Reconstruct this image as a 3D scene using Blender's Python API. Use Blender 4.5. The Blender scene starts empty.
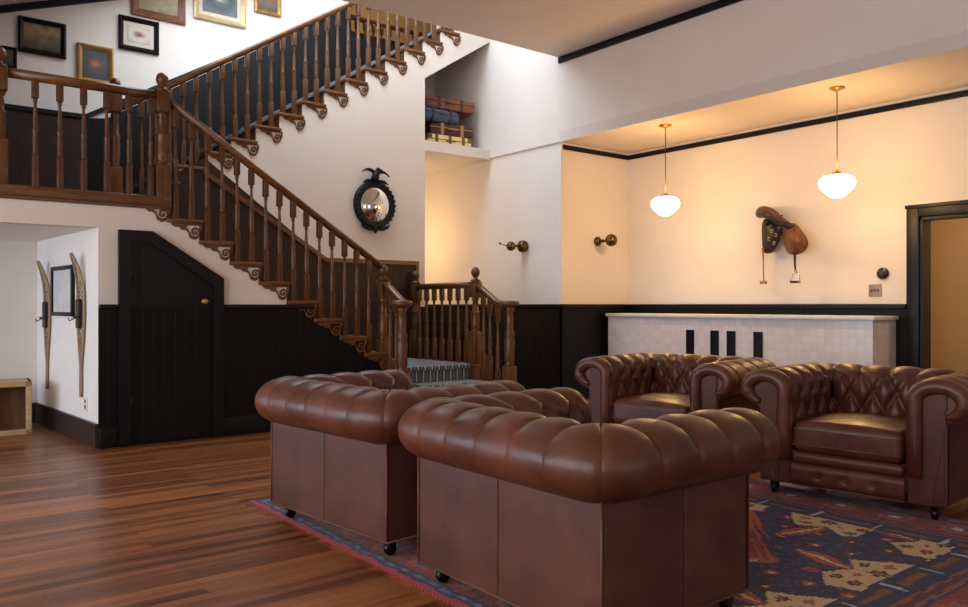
import bpy, bmesh, math, random
from math import sin, cos, pi, sqrt, exp
from mathutils import Vector, Matrix, noise
random.seed(7)
sc = bpy.context.scene
COL = sc.collection

# ------------------------------------------------------------------ mesh builder
class MB:
    def __init__(s): s.v=[]; s.f=[]; s.sm=[]
    def add(s, vs, fs, smooth=False):
        n=len(s.v); s.v+=[tuple(p) for p in vs]
        for f in fs: s.f.append(tuple(i+n for i in f)); s.sm.append(smooth)
        return s
    def box(s, a, b):
        x0,y0,z0=a; x1,y1,z1=b
        return s.add([(x0,y0,z0),(x1,y0,z0),(x1,y1,z0),(x0,y1,z0),(x0,y0,z1),(x1,y0,z1),(x1,y1,z1),(x0,y1,z1)],
              [(0,3,2,1),(4,5,6,7),(0,1,5,4),(1,2,6,5),(2,3,7,6),(3,0,4,7)])
    def cham(s, a, b, c=.006):
        """box with chamfered edges"""
        C=[(a[i]+b[i])/2 for i in range(3)]; H=[(b[i]-a[i])/2 for i in range(3)]
        return s.rbox(C,H,c,2)
    def rbox(s, C, H, r, n=6, crown=0, dent=None):
        r=min(r,min(H)*.999)
        ax=[]
        for h in H:
            k=h-r
            m=max(2,n)
            l=[-h+ r*(1-cos(pi/2*i/m)) for i in range(m)]  # rounded zone
            mid=[-k+2*k*i/m for i in range(m+1)]
            l=l+mid+[-x for x in reversed(l)]
            ax.append(l)
        idx={}; vs=[]; fs=[]
        def vert(p):
            q=[max(-(H[i]-r),min(H[i]-r,p[i])) for i in range(3)]
            d=Vector([p[i]-q[i] for i in range(3)])
            if d.length>1e-9: d=d.normalized()*r
            o=[q[i]+d[i] for i in range(3)]
            key=tuple(round(c,6) for c in o)
            if key not in idx:
                idx[key]=len(vs)
                if crown:
                    k=(1-(o[0]/H[0])**2)*(1-(o[1]/H[1])**2)
                    o=[o[0],o[1],o[2]+crown*max(0,k)**.7*(1 if o[2]>0 else -.2)]
                vs.append((o[0]+C[0],o[1]+C[1],o[2]+C[2]))
            return idx[key]
        for a in range(3):
            b,c=(a+1)%3,(a+2)%3
            for sg in (-1,1):
                for i in range(len(ax[b])-1):
                    for j in range(len(ax[c])-1):
                        q=[]
                        for (ii,jj) in ((i,j),(i+1,j),(i+1,j+1),(i,j+1)):
                            p=[0,0,0]; p[a]=sg*H[a]; p[b]=ax[b][ii]; p[c]=ax[c][jj]
                            q.append(vert(p))
                        if sg<0: q.reverse()
                        u=[]
                        for k in q:
                            if k not in u: u.append(k)
                        if len(u)>2: fs.append(u)
        return s.add(vs,fs,True)
    def tube(s, pts, r, n=8, closed=False, cap=True):
        P=[Vector(p) for p in pts]; N=len(P); rings=[]
        rr=r if isinstance(r,(list,tuple)) else [r]*N
        up=None; vs=[]; fs=[]
        for i in range(N):
            if closed: t=P[(i+1)%N]-P[i-1]
            else: t=P[min(i+1,N-1)]-P[max(i-1,0)]
            t=t.normalized() if t.length>1e-9 else Vector((0,0,1))
            if up is None:
                up=Vector((0,0,1)) if abs(t.z)<.9 else Vector((1,0,0))
            up=(up-t*up.dot(t)); up=up.normalized() if up.length>1e-6 else t.orthogonal().normalized()
            sd=t.cross(up)
            for k in range(n):
                a=2*pi*k/n; vs.append(P[i]+(sd*cos(a)+up*sin(a))*rr[i])
        for i in range(N if closed else N-1):
            j=(i+1)%N
            for k in range(n):
                fs.append((i*n+k,i*n+(k+1)%n,j*n+(k+1)%n,j*n+k))
        if cap and not closed:
            fs.append(tuple(reversed(range(n)))); fs.append(tuple((N-1)*n+k for k in range(n)))
        return s.add(vs,fs,True)
    def lathe(s, prof, c=(0,0,0), n=16, axis='z'):
        vs=[];fs=[];m=len(prof)
        for (r,z) in prof:
            for k in range(n):
                a=2*pi*k/n; p=(r*cos(a),r*sin(a),z)
                if axis=='x': p=(p[2],p[0],p[1])
                elif axis=='y': p=(p[1],p[2],p[0])
                vs.append((p[0]+c[0],p[1]+c[1],p[2]+c[2]))
        for i in range(m-1):
            for k in range(n): fs.append((i*n+k,i*n+(k+1)%n,(i+1)*n+(k+1)%n,(i+1)*n+k))
        fs.append(tuple(reversed(range(n)))); fs.append(tuple((m-1)*n+k for k in range(n)))
        return s.add(vs,fs,True)
    def prism(s, poly, lo, hi, axis='y'):
        """2-D outline extruded; axis y: outline in (x,z); x: (y,z); z: (x,y)"""
        def P(p,d):
            return (p[0],d,p[1]) if axis=='y' else ((d,p[0],p[1]) if axis=='x' else (p[0],p[1],d))
        n=len(poly)
        vs=[P(p,lo) for p in poly]+[P(p,hi) for p in poly]
        fs=[tuple(range(n)),tuple(range(2*n-1,n-1,-1))]
        for i in range(n):
            j=(i+1)%n; fs.append((i,i+n,j+n,j))
        return s.add(vs,fs)
    def grid(s, rows, smooth=True, closed=False):
        n=len(rows[0]); vs=[p for r in rows for p in r]; fs=[]
        for i in range(len(rows)-1):
            for k in range(n if closed else n-1):
                fs.append((i*n+k,i*n+(k+1)%n,(i+1)*n+(k+1)%n,(i+1)*n+k))
        return s.add(vs,fs,smooth)
    def ball(s, c, r, n=12, m=8, sc_=(1,1,1)):
        rows=[]
        for i in range(m+1):
            t=pi*i/m
            rows.append([(c[0]+r*sc_[0]*sin(t)*cos(2*pi*k/n),c[1]+r*sc_[1]*sin(t)*sin(2*pi*k/n),c[2]-r*sc_[2]*cos(t)) for k in range(n)])
        return s.grid(rows,True,True)
    def mesh(s, name, mat):
        me=bpy.data.meshes.new(name); me.from_pydata(s.v,[],s.f)
        bm=bmesh.new(); bm.from_mesh(me)
        bm.faces.ensure_lookup_table()
        for f,q in zip(bm.faces,s.sm): f.smooth=q
        bmesh.ops.remove_doubles(bm,verts=bm.verts,dist=1e-5)
        bmesh.ops.recalc_face_normals(bm,faces=bm.faces)
        bm.to_mesh(me); bm.free()
        me.materials.append(mat)
        return me
    def build(s, name, mat, parent=None, loc=(0,0,0), label=None):
        o=bpy.data.objects.new(name,s.mesh(name,mat)); COL.objects.link(o)
        o.location=loc
        if parent: o.parent=parent
        if label: o['label']=label
        return o
def tag(o,label,cat,group=None):
    o['label']=label; o['category']=cat
    if group: o['group']=group
    return o
def thing(name,label,cat,loc=(0,0,0),rz=0,group=None):
    o=bpy.data.objects.new(name,None); COL.objects.link(o); o.empty_display_size=.1
    o.location=loc; o.rotation_euler=(0,0,rz)
    return tag(o,label,cat,group)
def struct(name,mb,mat,parent=None):
    o=mb.build(name,mat,parent)
    if parent is None: o['kind']='structure'
    return o
def copy_tree(o,parent=None):
    c=o.copy(); COL.objects.link(c)
    if parent: c.parent=parent
    for ch in list(o.children): copy_tree(ch,c)
    return c
def mesh_obj(name,me,parent,loc):
    o=bpy.data.objects.new(name,me); COL.objects.link(o); o.parent=parent; o.location=loc; return o

# ------------------------------------------------------------------ materials
def lin(c):
    return tuple((x/255/12.92 if x/255<=.04045 else ((x/255+.055)/1.055)**2.4) for x in c)+(1,)
class NT:
    def __init__(s,name):
        s.m=bpy.data.materials.new(name); s.m.use_nodes=True; s.t=s.m.node_tree; s.n=s.t.nodes; s.b=s.n['Principled BSDF']
    def node(s,t,**k):
        n=s.n.new(t)
        for a,v in k.items():
            if a.startswith('i_'): n.inputs[a[2:].replace('_',' ')].default_value=v
            else: setattr(n,a,v)
        return n
    def link(s,a,b): s.t.links.new(a,b)
    def coords(s,scale=(1,1,1),rot=(0,0,0)):
        tc=s.node('ShaderNodeTexCoord'); mp=s.node('ShaderNodeMapping')
        mp.inputs['Scale'].default_value=scale; mp.inputs['Rotation'].default_value=rot
        s.link(tc.outputs['Object'],mp.inputs['Vector']); return mp.outputs['Vector']
    def noise(s,vec,scale,detail=4,rough=.55,dist=0):
        n=s.node('ShaderNodeTexNoise'); n.inputs['Scale'].default_value=scale; n.inputs['Detail'].default_value=detail
        n.inputs['Roughness'].default_value=rough; n.inputs['Distortion'].default_value=dist
        s.link(vec,n.inputs['Vector']); return n.outputs['Fac']
    def ramp(s,fac,stops):
        r=s.node('ShaderNodeValToRGB'); e=r.color_ramp.elements
        e[0].position=stops[0][0]; e[0].color=stops[0][1]; e[1].position=stops[-1][0]; e[1].color=stops[-1][1]
        for p,c in stops[1:-1]:
            x=e.new(p); x.color=c
        s.link(fac,r.inputs['Fac']); return r.outputs['Color']
    def bump(s,h,strength=.2,dist=.01):
        b=s.node('ShaderNodeBump'); b.inputs['Strength'].default_value=strength; b.inputs['Distance'].default_value=dist
        s.link(h,b.inputs['Height']); s.link(b.outputs['Normal'],s.b.inputs['Normal'])
    def base(s,c): s.link(c,s.b.inputs['Base Color'])
    def set(s,rough=.5,metal=0,spec=.5):
        s.b.inputs['Roughness'].default_value=rough; s.b.inputs['Metallic'].default_value=metal; s.b.inputs['Specular IOR Level'].default_value=spec; return s
def plain(name,c,rough=.5,metal=0,spec=.5,var=.12,scale=6,bump=0):
    t=NT(name).set(rough,metal,spec); v=t.coords(); c=lin(c)
    f=t.noise(v,scale)
    d=tuple(x*(1-var) for x in c[:3])+(1,); l=tuple(min(1,x*(1+var)) for x in c[:3])+(1,)
    t.base(t.ramp(f,[(.3,d),(.7,l)]))
    if bump: t.bump(t.noise(v,scale*14),bump,.004)
    return t.m
M={}
M['plaster']=plain('plaster',(232,222,212),.75,var=.02,scale=2,bump=.05)
M['ceiling']=plain('ceiling_paint',(222,210,201),.8,var=.02,scale=2)
M['ochre']=plain('ochre_plaster',(206,180,136),.75,var=.03,scale=2)
M['black']=plain('black_paint',(15,12,13),.42,var=.15,scale=3,spec=.28)
def beadboard(name,c,axis):
    t=NT(name).set(.45,0,.22); tc=t.node('ShaderNodeTexCoord'); sp=t.node('ShaderNodeSeparateXYZ')
    t.link(tc.outputs['Object'],sp.inputs[0])
    m=t.node('ShaderNodeMath',operation='MULTIPLY'); t.link(sp.outputs[axis],m.inputs[0]); m.inputs[1].default_value=1/.085
    fr=t.node('ShaderNodeMath',operation='FRACT'); t.link(m.outputs[0],fr.inputs[0])
    g=t.ramp(fr.outputs[0],[(0,(0,0,0,1)),(.06,(1,1,1,1)),(.94,(1,1,1,1)),(1,(0,0,0,1))])
    t.bump(g,.5,.004)
    f=t.noise(tc.outputs['Object'],2.5); c=lin(c)
    t.base(t.ramp(f,[(.3,tuple(x*.85 for x in c[:3])+(1,)),(.7,c)]))
    return t.m
M['bead_x']=beadboard('beadboard_x',(14,11,12),'X')
M['bead_y']=beadboard('beadboard_y',(14,11,12),'Y')
M['bead_brown']=beadboard('brown_beadboard',(60,43,36),'X')
def wood(name,dark,light,rough,scale,bump=.1,spec=.5):
    t=NT(name).set(rough,0,spec); v=t.coords(scale); f=t.noise(v,3,6,.6,1.2)
    t.base(t.ramp(f,[(.25,lin(dark)),(.75,lin(light))])); t.bump(f,bump,.003); return t.m
M['oak']=wood('dark_oak_vertical',(46,27,12),(122,76,36),.34,(9,9,1.2))
M['oak_x']=wood('dark_oak_lengthwise',(58,34,15),(132,83,40),.32,(1.2,9,9))
M['crate']=wood('pale_pine',(176,142,98),(208,178,134),.6,(2,8,8))
M['crate_dark']=wood('brown_board',(120,82,54),(150,104,70),.6,(6,6,1))
M['ash']=wood('bent_ash',(122,98,70),(166,136,98),.5,(8,8,2))
def floor_mat():
    t=NT('oak_floorboards').set(.3,0,.45); v=t.coords()
    br=t.node('ShaderNodeTexBrick'); br.offset=.37; br.offset_frequency=2
    t.link(v,br.inputs['Vector'])
    br.inputs['Scale'].default_value=1; br.inputs['Mortar Size'].default_value=.0016; br.inputs['Mortar Smooth'].default_value=.4
    br.inputs['Brick Width'].default_value=1.7; br.inputs['Row Height'].default_value=.062
    br.inputs['Color1'].default_value=(0,0,0,1); br.inputs['Color2'].default_value=(1,1,1,1); br.inputs['Mortar'].default_value=(.5,.5,.5,1)
    v2=t.coords((.55,10,1)); f=t.noise(v2,2.6,6,.62,.8)
    v3=t.coords((1,1,1)); f3=t.noise(v3,.9,3)
    v4=t.coords((.8,16,1)); f4=t.noise(v4,1.0,2)
    mx=t.node('ShaderNodeMix',data_type='FLOAT'); mx.inputs[0].default_value=.42
    t.link(f,mx.inputs[2]); t.link(br.outputs['Color'],mx.inputs[3])
    m2=t.node('ShaderNodeMix',data_type='FLOAT'); m2.inputs[0].default_value=.38
    t.link(mx.outputs[0],m2.inputs[2]); t.link(f4,m2.inputs[3])
    col=t.ramp(m2.outputs[0],[(.27,lin((64,36,22))),(.42,lin((118,70,41))),(.56,lin((158,98,57))),(.74,lin((192,128,78)))])
    mm=t.node('ShaderNodeMix',data_type='RGBA',blend_type='MULTIPLY'); mm.inputs[0].default_value=1
    t.link(col,mm.inputs[6])
    t.link(t.ramp(br.outputs['Fac'],[(0,(1,1,1,1)),(1,(.22,.2,.2,1))]),mm.inputs[7])
    m3=t.node('ShaderNodeMix',data_type='RGBA',blend_type='MULTIPLY'); m3.inputs[0].default_value=1
    t.link(mm.outputs[2],m3.inputs[6]); t.link(t.ramp(f3,[(.3,(.78,.78,.8,1)),(.7,(1,1,1,1))]),m3.inputs[7])
    t.base(m3.outputs[2])
    rr=t.ramp(f,[(.2,(.24,)*3+(1,)),(.8,(.42,)*3+(1,))]); t.link(rr,t.b.inputs['Roughness'])
    inv=t.node('ShaderNodeMath',operation='SUBTRACT'); inv.inputs[0].default_value=1; t.link(br.outputs['Fac'],inv.inputs[1])
    t.bump(inv.outputs[0],.35,.003)
    return t.m
M['floor']=floor_mat()
def leather(name,dark,light,rough):
    t=NT(name).set(rough,0,.5 if rough<.4 else .36); v=t.coords(); f=t.noise(v,4.5,5,.6,.4)
    t.base(t.ramp(f,[(.28,lin(dark)),(.72,lin(light))]))
    vo=t.node('ShaderNodeTexVoronoi'); vo.inputs['Scale'].default_value=260; t.link(v,vo.inputs['Vector'])
    n2=t.noise(v,22,4)
    mx=t.node('ShaderNodeMix',data_type='FLOAT'); mx.inputs[0].default_value=.75
    t.link(vo.outputs['Distance'],mx.inputs[2]); t.link(n2,mx.inputs[3])
    t.bump(mx.outputs[0],.16,.006)
    r=t.ramp(f,[(.3,(rough-.06,)*3+(1,)),(.7,(rough+.1,)*3+(1,))]); t.link(r,t.b.inputs['Roughness'])
    return t.m
M['leather']=leather('brown_leather',(70,36,24),(110,60,40),.34)
M['leather_flat']=leather('brown_leather_panel',(74,43,34),(104,63,50),.5)
M['leather_pipe']=leather('leather_piping',(88,52,38),(128,82,62),.45)
M['brass']=plain('brass',(196,150,72),.28,1,.5,.1,8)
M['bronze']=plain('aged_brass',(112,84,42),.3,1,.5,.2,12)
M['iron']=plain('black_iron',(30,28,28),.4,.6,.5,.2,10)
M['wheel']=plain('caster_metal',(46,42,40),.3,.8,.5,.1,10)
M['chrome']=plain('nickel',(220,216,208),.2,1)
M['white_plastic']=plain('white_plastic',(226,222,214),.4,var=.02)
M['grey_plate']=plain('brushed_plate',(160,132,116),.4,.4)
M['mirror']=NT('convex_glass').set(.03,1).m; M['mirror'].node_tree.nodes['Principled BSDF'].inputs['Base Color'].default_value=(.82,.82,.8,1)
def emis(name,c,st):
    t=NT(name); t.b.inputs['Emission Color'].default_value=c; t.b.inputs['Emission Strength'].default_value=st
    t.b.inputs['Base Color'].default_value=(.9,.88,.84,1); t.b.inputs['Roughness'].default_value=.15; return t.m
M['opal']=emis('lit_opal_glass',(1,.60,.23,1),48)
M['lamp']=emis('lit_lamp_disc',(1,.68,.32,1),20)
def tiles():
    t=NT('pearl_tile').set(.22,0,.6); tc=t.node('ShaderNodeTexCoord'); sp=t.node('ShaderNodeSeparateXYZ'); cb=t.node('ShaderNodeCombineXYZ')
    t.link(tc.outputs['Object'],sp.inputs[0])
    ad=t.node('ShaderNodeMath',operation='ADD'); t.link(sp.outputs['X'],ad.inputs[0]); t.link(sp.outputs['Y'],ad.inputs[1])
    t.link(ad.outputs[0],cb.inputs[0]); t.link(sp.outputs['Z'],cb.inputs[1])
    br=t.node('ShaderNodeTexBrick'); br.offset=0; br.inputs['Scale'].default_value=1; br.inputs['Brick Width'].default_value=.075; br.inputs['Row Height'].default_value=.075
    br.inputs['Mortar Size'].default_value=.0022; br.inputs['Color1'].default_value=lin((210,205,204)); br.inputs['Color2'].default_value=lin((222,218,217)); br.inputs['Mortar'].default_value=lin((202,197,194))
    t.link(cb.outputs[0],br.inputs['Vector']); t.base(br.outputs['Color'])
    inv=t.node('ShaderNodeMath',operation='SUBTRACT'); inv.inputs[0].default_value=1; t.link(br.outputs['Fac'],inv.inputs[1])
    t.bump(inv.outputs[0],.4,.003)
    return t.m
M['tile']=tiles()
def carpet():
    t=NT('striped_stair_carpet').set(.9,0,.1); tc=t.node('ShaderNodeTexCoord'); sp=t.node('ShaderNodeSeparateXYZ'); t.link(tc.outputs['Object'],sp.inputs[0])
    m=t.node('ShaderNodeMath',operation='MULTIPLY'); t.link(sp.outputs['X'],m.inputs[0]); m.inputs[1].default_value=1/.085
    fr=t.node('ShaderNodeMath',operation='FRACT'); t.link(m.outputs[0],fr.inputs[0])
    a=lin((112,118,128)); b=lin((206,202,188)); c=lin((66,72,84))
    t.base(t.ramp(fr.outputs[0],[(0,b),(.07,b),(.12,c),(.5,a),(.88,c),(1,b)]))
    t.bump(t.noise(tc.outputs['Object'],300),.4,.004); return t.m
M['carpet']=carpet()
M['carpet_grey']=plain('grey_stair_carpet',(112,112,116),.9,spec=.1,var=.2,scale=40)
def painting(name,stops,scale,radial=False):
    t=NT(name).set(.4); v=t.coords(); f=t.noise(v,scale,5,.6,.6)
    tc=t.node('ShaderNodeTexCoord'); sp=t.node('ShaderNodeSeparateXYZ'); t.link(tc.outputs['Generated'],sp.inputs[0])
    mx=t.node('ShaderNodeMix',data_type='FLOAT'); mx.inputs[0].default_value=.45; t.link(f,mx.inputs[2])
    if radial:
        mp=t.node('ShaderNodeMapping'); mp.inputs['Location'].default_value=(-.5,0,-.5); mp.inputs['Scale'].default_value=(1,0,1)
        t.link(tc.outputs['Generated'],mp.inputs['Vector']); ln=t.node('ShaderNodeVectorMath',operation='LENGTH'); t.link(mp.outputs['Vector'],ln.inputs[0])
        mx.inputs[0].default_value=.46; m2=t.node('ShaderNodeMath',operation='MULTIPLY'); m2.inputs[1].default_value=1.9; t.link(ln.outputs['Value'],m2.inputs[0]); t.link(m2.outputs[0],mx.inputs[3])
    else: t.link(sp.outputs['Z'],mx.inputs[3])
    t.base(t.ramp(mx.outputs[0],[(p,lin(c)) for p,c in stops])); return t.m
M['gold']=plain('gilt_frame',(178,138,78),.35,.5,.5,.25,20)
M['palegold']=plain('pale_gilt_frame',(206,180,132),.4,.3,.5,.15,20)
M['mat_board']=plain('mat_board',(214,202,182),.8,var=.03)
M['paper']=plain('aged_paper',(200,196,192),.7,var=.12,scale=8)

# ------------------------------------------------------------------ setting
EYE=1.12
XW,YS=-3.3,-3.6                       # window walls out of frame
XB,XF,YA,YP,YM=6.41,7.59,6.75,9.3,8.05
struct('floor',MB().box((XW,YS,-.1),(11,11,0)),M['floor'])
struct('ceiling',MB().box((XW,YS,4.0),(XB+.15,YA,4.22)),M['ceiling'])
# lower soffit of the bar side and bulkhead
struct('ceiling_soffit',MB().box((XB,YS,3.02),(XF+.15,YA,3.14)),M['ceiling'])
struct('wall_bulkhead',MB().box((XB,YS,3.14),(XB+.15,YA,4.0)),M['plaster'])
# west window wall
def wall_x(name,X0,X1,y0,y1,z0,z1,holes,mat):
    mb=MB(); ys=sorted({y0,y1}|{h[0] for h in holes}|{h[1] for h in holes})
    for a,b in zip(ys,ys[1:]):
        hs=[h for h in holes if h[0]<=a and h[1]>=b]
        if not hs: mb.box((X0,a,z0),(X1,b,z1))
        else:
            h=hs[0]
            if h[2]>z0: mb.box((X0,a,z0),(X1,b,h[2]))
            if h[3]<z1: mb.box((X0,a,h[3]),(X1,b,z1))
    return struct(name,mb,mat)
def wall_y(name,Y0,Y1,x0,x1,z0,z1,holes,mat):
    mb=MB(); xs=sorted({x0,x1}|{h[0] for h in holes}|{h[1] for h in holes})
    for a,b in zip(xs,xs[1:]):
        hs=[h for h in holes if h[0]<=a and h[1]>=b]
        if not hs: mb.box((a,Y0,z0),(b,Y1,z1))
        else:
            h=hs[0]
            if h[2]>z0: mb.box((a,Y0,z0),(b,Y1,h[2]))
            if h[3]<z1: mb.box((a,Y0,h[3]),(b,Y1,z1))
    return struct(name,mb,mat)
west=[(-1.2,.4,.7,3.0),(1.6,3.2,.7,3.0),(4.2,5.8,.7,3.0),(7.1,8.4,.6,1.6)]
wall_x('wall_left',XW-.2,XW,YS,9.5,0,4.2,west,M['plaster'])
south=[(-1.6,.2,.7,3.0),(1.2,3.0,.7,3.0),(4.0,5.8,.7,3.0)]
wall_y('wall_back',YS-.2,YS,XW,XF+.15,0,4.2,south,M['plaster'])
n=1
for (a,b,c,d) in west+south:
    mb=MB(); w=(a,b,c,d) in west
    def bar(u0,u1,z0,z1):
        if w: mb.box((XW-.14,u0,z0),(XW-.08,u1,z1))
        else: mb.box((u0,YS-.14,z0),(u1,YS-.08,z1))
    for z in (c,d-.06,(c+d)/2-.03): bar(a,b,z,z+.06)
    for u in (a,b-.06,(a+b)/2-.03): bar(u,u+.06,c,d)
    struct('window_%d'%n,mb,M['plaster']); n+=1

# bar-side (fireplace) wall with doorway
D0,D1,DT=2.25,3.25,1.918
wall_x('wall_right',XF,XF+.15,YS,YA+.1,0,3.1,[(D0,D1,0,DT)],M['plaster'])
struct('wall_return',MB().box((XB+.025,YA,0),(XF+.15,YA+.12,3.02)).box((XB+.15,YA,3.02),(XF+.15,YA+.1,3.14)),M['plaster'])
# wall under the skylight: upper part and slightly recessed lower part
struct('wall_stairwell_right',MB().box((XB,YA,3.02),(XB+.15,YP+.1,6.3)),M['plaster'])
struct('wall_passage_right',MB().box((XB+.025,YA+.12,0),(XB+.15,10.6,3.02)),M['plaster'])
struct('wall_passage_back',MB().box((5.3,10.5,0),(XB+.1,10.6,3.02)),M['plaster'])
struct('wall_passage_left',MB().box((5.3,YM+.1,0),(5.40,10.5,3.0)),M['plaster'])
struct('ceiling_passage',MB().box((5.395,YM+.1,3.0),(XB+.02,10.6,3.12)),M['plaster'])
# beyond the doorway
struct('wall_hall',MB().box((9.0,.5,0),(9.1,5,2.6)).box((XF+.15,4.2,0),(9,4.3,2.6)).box((XF+.15,.9,0),(9,1.0,2.6)),M['ochre'])
struct('ceiling_hall',MB().box((XF+.15,.9,2.5),(9.1,4.3,2.6)),M['ceiling'])
# stair steps ------------------------------------------------------
def zl(j): return 2.0-.168*j
def xn(j): return 2.015+.2615*j        # right nosing of lower flight tread j (0 = landing)
def zu(k): return 2.0+.168*k
def xu(k): return 1.93+.263*(k-1)      # left nosing of upper flight tread k
LZ=zl(9)
# front stair face wall (plane YA), sawtooth top
poly=[(1.464,0),(1.464,1.94)]
poly=[(1.464,0),(4.13,0)]
pts=[]
for j in range(9,0,-1):
    pts.append((xn(j)-.03 if j<9 else 4.13, zl(j)-.034)); pts.append((xn(j-1)-.03, zl(j)-.034))
poly+=pts+[(xn(0)-.03,1.93),(1.464,1.93)]
struct('wall_stair_front',MB().prism(poly,YA,YA+.08,'y').box((XW,YA,1.727),(1.464,YA+.08,1.93)).box((XW,YA,1.93),(.5,YA+.08,4.3)),M['plaster'])
# nook under the landing
struct('wall_nook_right',MB().prism([(1.464,YA+.08),(1.335,8.62),(1.5,8.62),(1.6,YA+.08)],0,1.75,'z'),M['plaster'])
struct('wall_nook_back',MB().box((XW,8.62,0),(1.5,8.7,1.75)),M['plaster'])
struct('ceiling_nook',MB().box((XW,YA+.06,1.727),(1.6,8.7,1.79)),M['plaster'])
struct('floor_landing',MB().box((XW,YA+.02,1.9),(xn(0)-.03,YP,2.0)),M['oak_x'])
struct('trim_1',MB().cham((.4,YA-.03,1.925),(xn(0)+.0,YA+.05,2.005),.01).box((.4,YA-.012,1.90),(xn(0)-.03,YA,1.93)),M['oak_x'])
# mirror wall (plane YM) under upper flight with sawtooth top
poly=[(1.98,0),(5.40,0),(5.40,3.877),(6.41,4.52),(6.41,4.655)]
for k in range(15,0,-1):
    poly+= [(xu(k+1)+.03,zu(k)-.034),(xu(k)+.03,zu(k)-.034)] if k<15 else [(xu(16)+.03,4.655),(xu(16)+.03,zu(15)-.034),(xu(15)+.03,zu(15)-.034)]
poly+=[(1.98,2.0)]
struct('wall_stair_middle',MB().prism(poly,YM,YM+.1,'y'),M['plaster'])
# sloped soffit above the niche + shelf
struct('ceiling_niche',MB().prism([(5.38,3.865),(6.41,4.52),(6.41,4.58),(5.38,3.92)],YM+.05,YP,'y'),M['plaster'])
struct('trim_2',MB().box((5.40,YM-.005,3.0),(XB,YM+.1,3.125)),M['plaster'])
# picture wall
struct('wall_picture',MB().box((XW,YP,0),(5.07,YP+.12,6.3)).box((5.07,YP,0),(5.3,YP+.12,4.45)).box((5.3,YP,3.06),(XB+.1,YP+.12,4.45)),M['plaster'])
def zr(x): return 4.12+.36*(x-1.11)
sk=(2.2,5.5,6.95,8.8)
mb=MB()
for (xa,xb,ya,yb) in ((XW,sk[0],YA,YP+.1),(sk[1],XB+.1,YA,YP+.1),(sk[0],sk[1],YA,sk[2]),(sk[0],sk[1],sk[3],YP+.1)):
    mb.prism([(xa,zr(xa)),(xb,zr(xb)),(xb,zr(xb)+.12),(xa,zr(xa)+.12)],ya,yb,'y')
struct('ceiling_stair',mb,M['ceiling'])
struct('wall_stair_upper',MB().box((.5,YA,4.1),(XB+.1,YA+.1,6.3)),M['plaster'])
mb=MB()
for y in (7.4,7.87,8.34): mb.prism([(sk[0],zr(sk[0])+.02),(sk[1],zr(sk[1])+.02),(sk[1],zr(sk[1])+.07),(sk[0],zr(sk[0])+.07)],y-.02,y+.02,'y')
struct('window_%d'%n,mb,M['plaster'])
# upper hall
struct('floor_upper',MB().box((xu(16)+.0,YM,4.655),(XB+.02,YP+.12,4.69)).box((5.07,YP+.12,4.60),(9.0,11.6,4.69)),M['oak_x'])
struct('wall_upper_hall',MB().box((4.97,YP+.12,4.4),(5.07,12,6.4)).box((5.0,11.6,4.4),(9,11.7,6.4)).box((8.9,YP,4.4),(9,11.7,6.4)).box((XB+.1,YP+.02,4.4),(9,YP+.12,6.4)),M['ochre'])
struct('ceiling_upper_hall',MB().box((5.0,YP,6.3),(9.0,11.7,6.4)),M['ceiling'])
struct('trim_3',MB().box((5.07,11.57,4.69),(8.9,11.6,5.6)),M['bead_brown'])

# dark trims, wainscots
T=4
def trim(mb,mat):
    global T
    o=struct('trim_%d'%T,mb,mat); T+=1; return o
trim(MB().cham((XB-.03,YS,3.925),(XB,YA,4.0),.01),M['black'])
trim(MB().cham((XF-.025,YS,2.935),(XF,YA,2.992),.01).cham((XB+.05,YA-.025,2.935),(XF,YA,2.992),.01),M['black'])
trim(MB().box((XF-.02,D1+.11,.0),(XF,YA,1.10)),M['bead_y'])
trim(MB().box((XF-.02,YS,.0),(XF,D0-.11,1.10)),M['bead_y'])
trim(MB().cham((XF-.045,D1+.11,1.085),(XF,YA,1.13),.008).cham((XF-.045,YS,1.085),(XF,D0-.11,1.13),.008).cham((XB,YA-.045,1.085),(XF,YA,1.13),.008).cham((XB-.02,YA-.02,1.085),(XB+.025,10.5,1.13),.008),M['black'])
trim(MB().box((XB+.004,YA-.02,0),(XF,YA,1.10)),M['bead_x'])
trim(MB().box((XB+.004,YA-.02,0),(XB+.026,10.5,1.10)),M['bead_y'])
trim(MB().box((5.40,10.48,0),(XB,10.5,1.10)),M['bead_x'])
# stair front wainscot below steps
poly=[(1.464,0),(4.13,0)]
for (x,z) in pts:
    if z<1.09: poly.append((x,z-.0))
poly=[p for p in poly]
xk=xn(5)-.03
poly+=[(xk,1.09),(1.464,1.09)]
poly=[(1.464,0),(4.13,0)]
for j in range(9,5,-1):
    poly+=[(xn(j)-.03 if j<9 else 4.13, zl(j)-.036),(xn(j-1)-.03, zl(j)-.036)]
poly+=[(xn(5)-.03,1.10),(1.464,1.10)]
trim(MB().prism(poly,YA-.018,YA,'y'),M['bead_x'])
trim(MB().cham((2.44,YA-.04,1.085),(xn(5)-.04,YA,1.125),.008).cham((1.464,YA-.04,1.085),(1.605,YA,1.125),.008),M['black'])
struct('baseboard_front',MB().cham((2.44,YA-.035,0),(4.0,YA-.015,.16),.006).cham((1.464,YA-.035,0),(1.605,YA-.015,.16),.006),M['black'])
struct('baseboard_nook',MB().prism([(1.44,YA),(1.315,8.62),(1.34,8.62),(1.47,YA)],0,.19,'z').box((XW,8.6,0),(1.33,8.62,.19)),plain('brown_black_paint',(52,36,34),.4))
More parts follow.
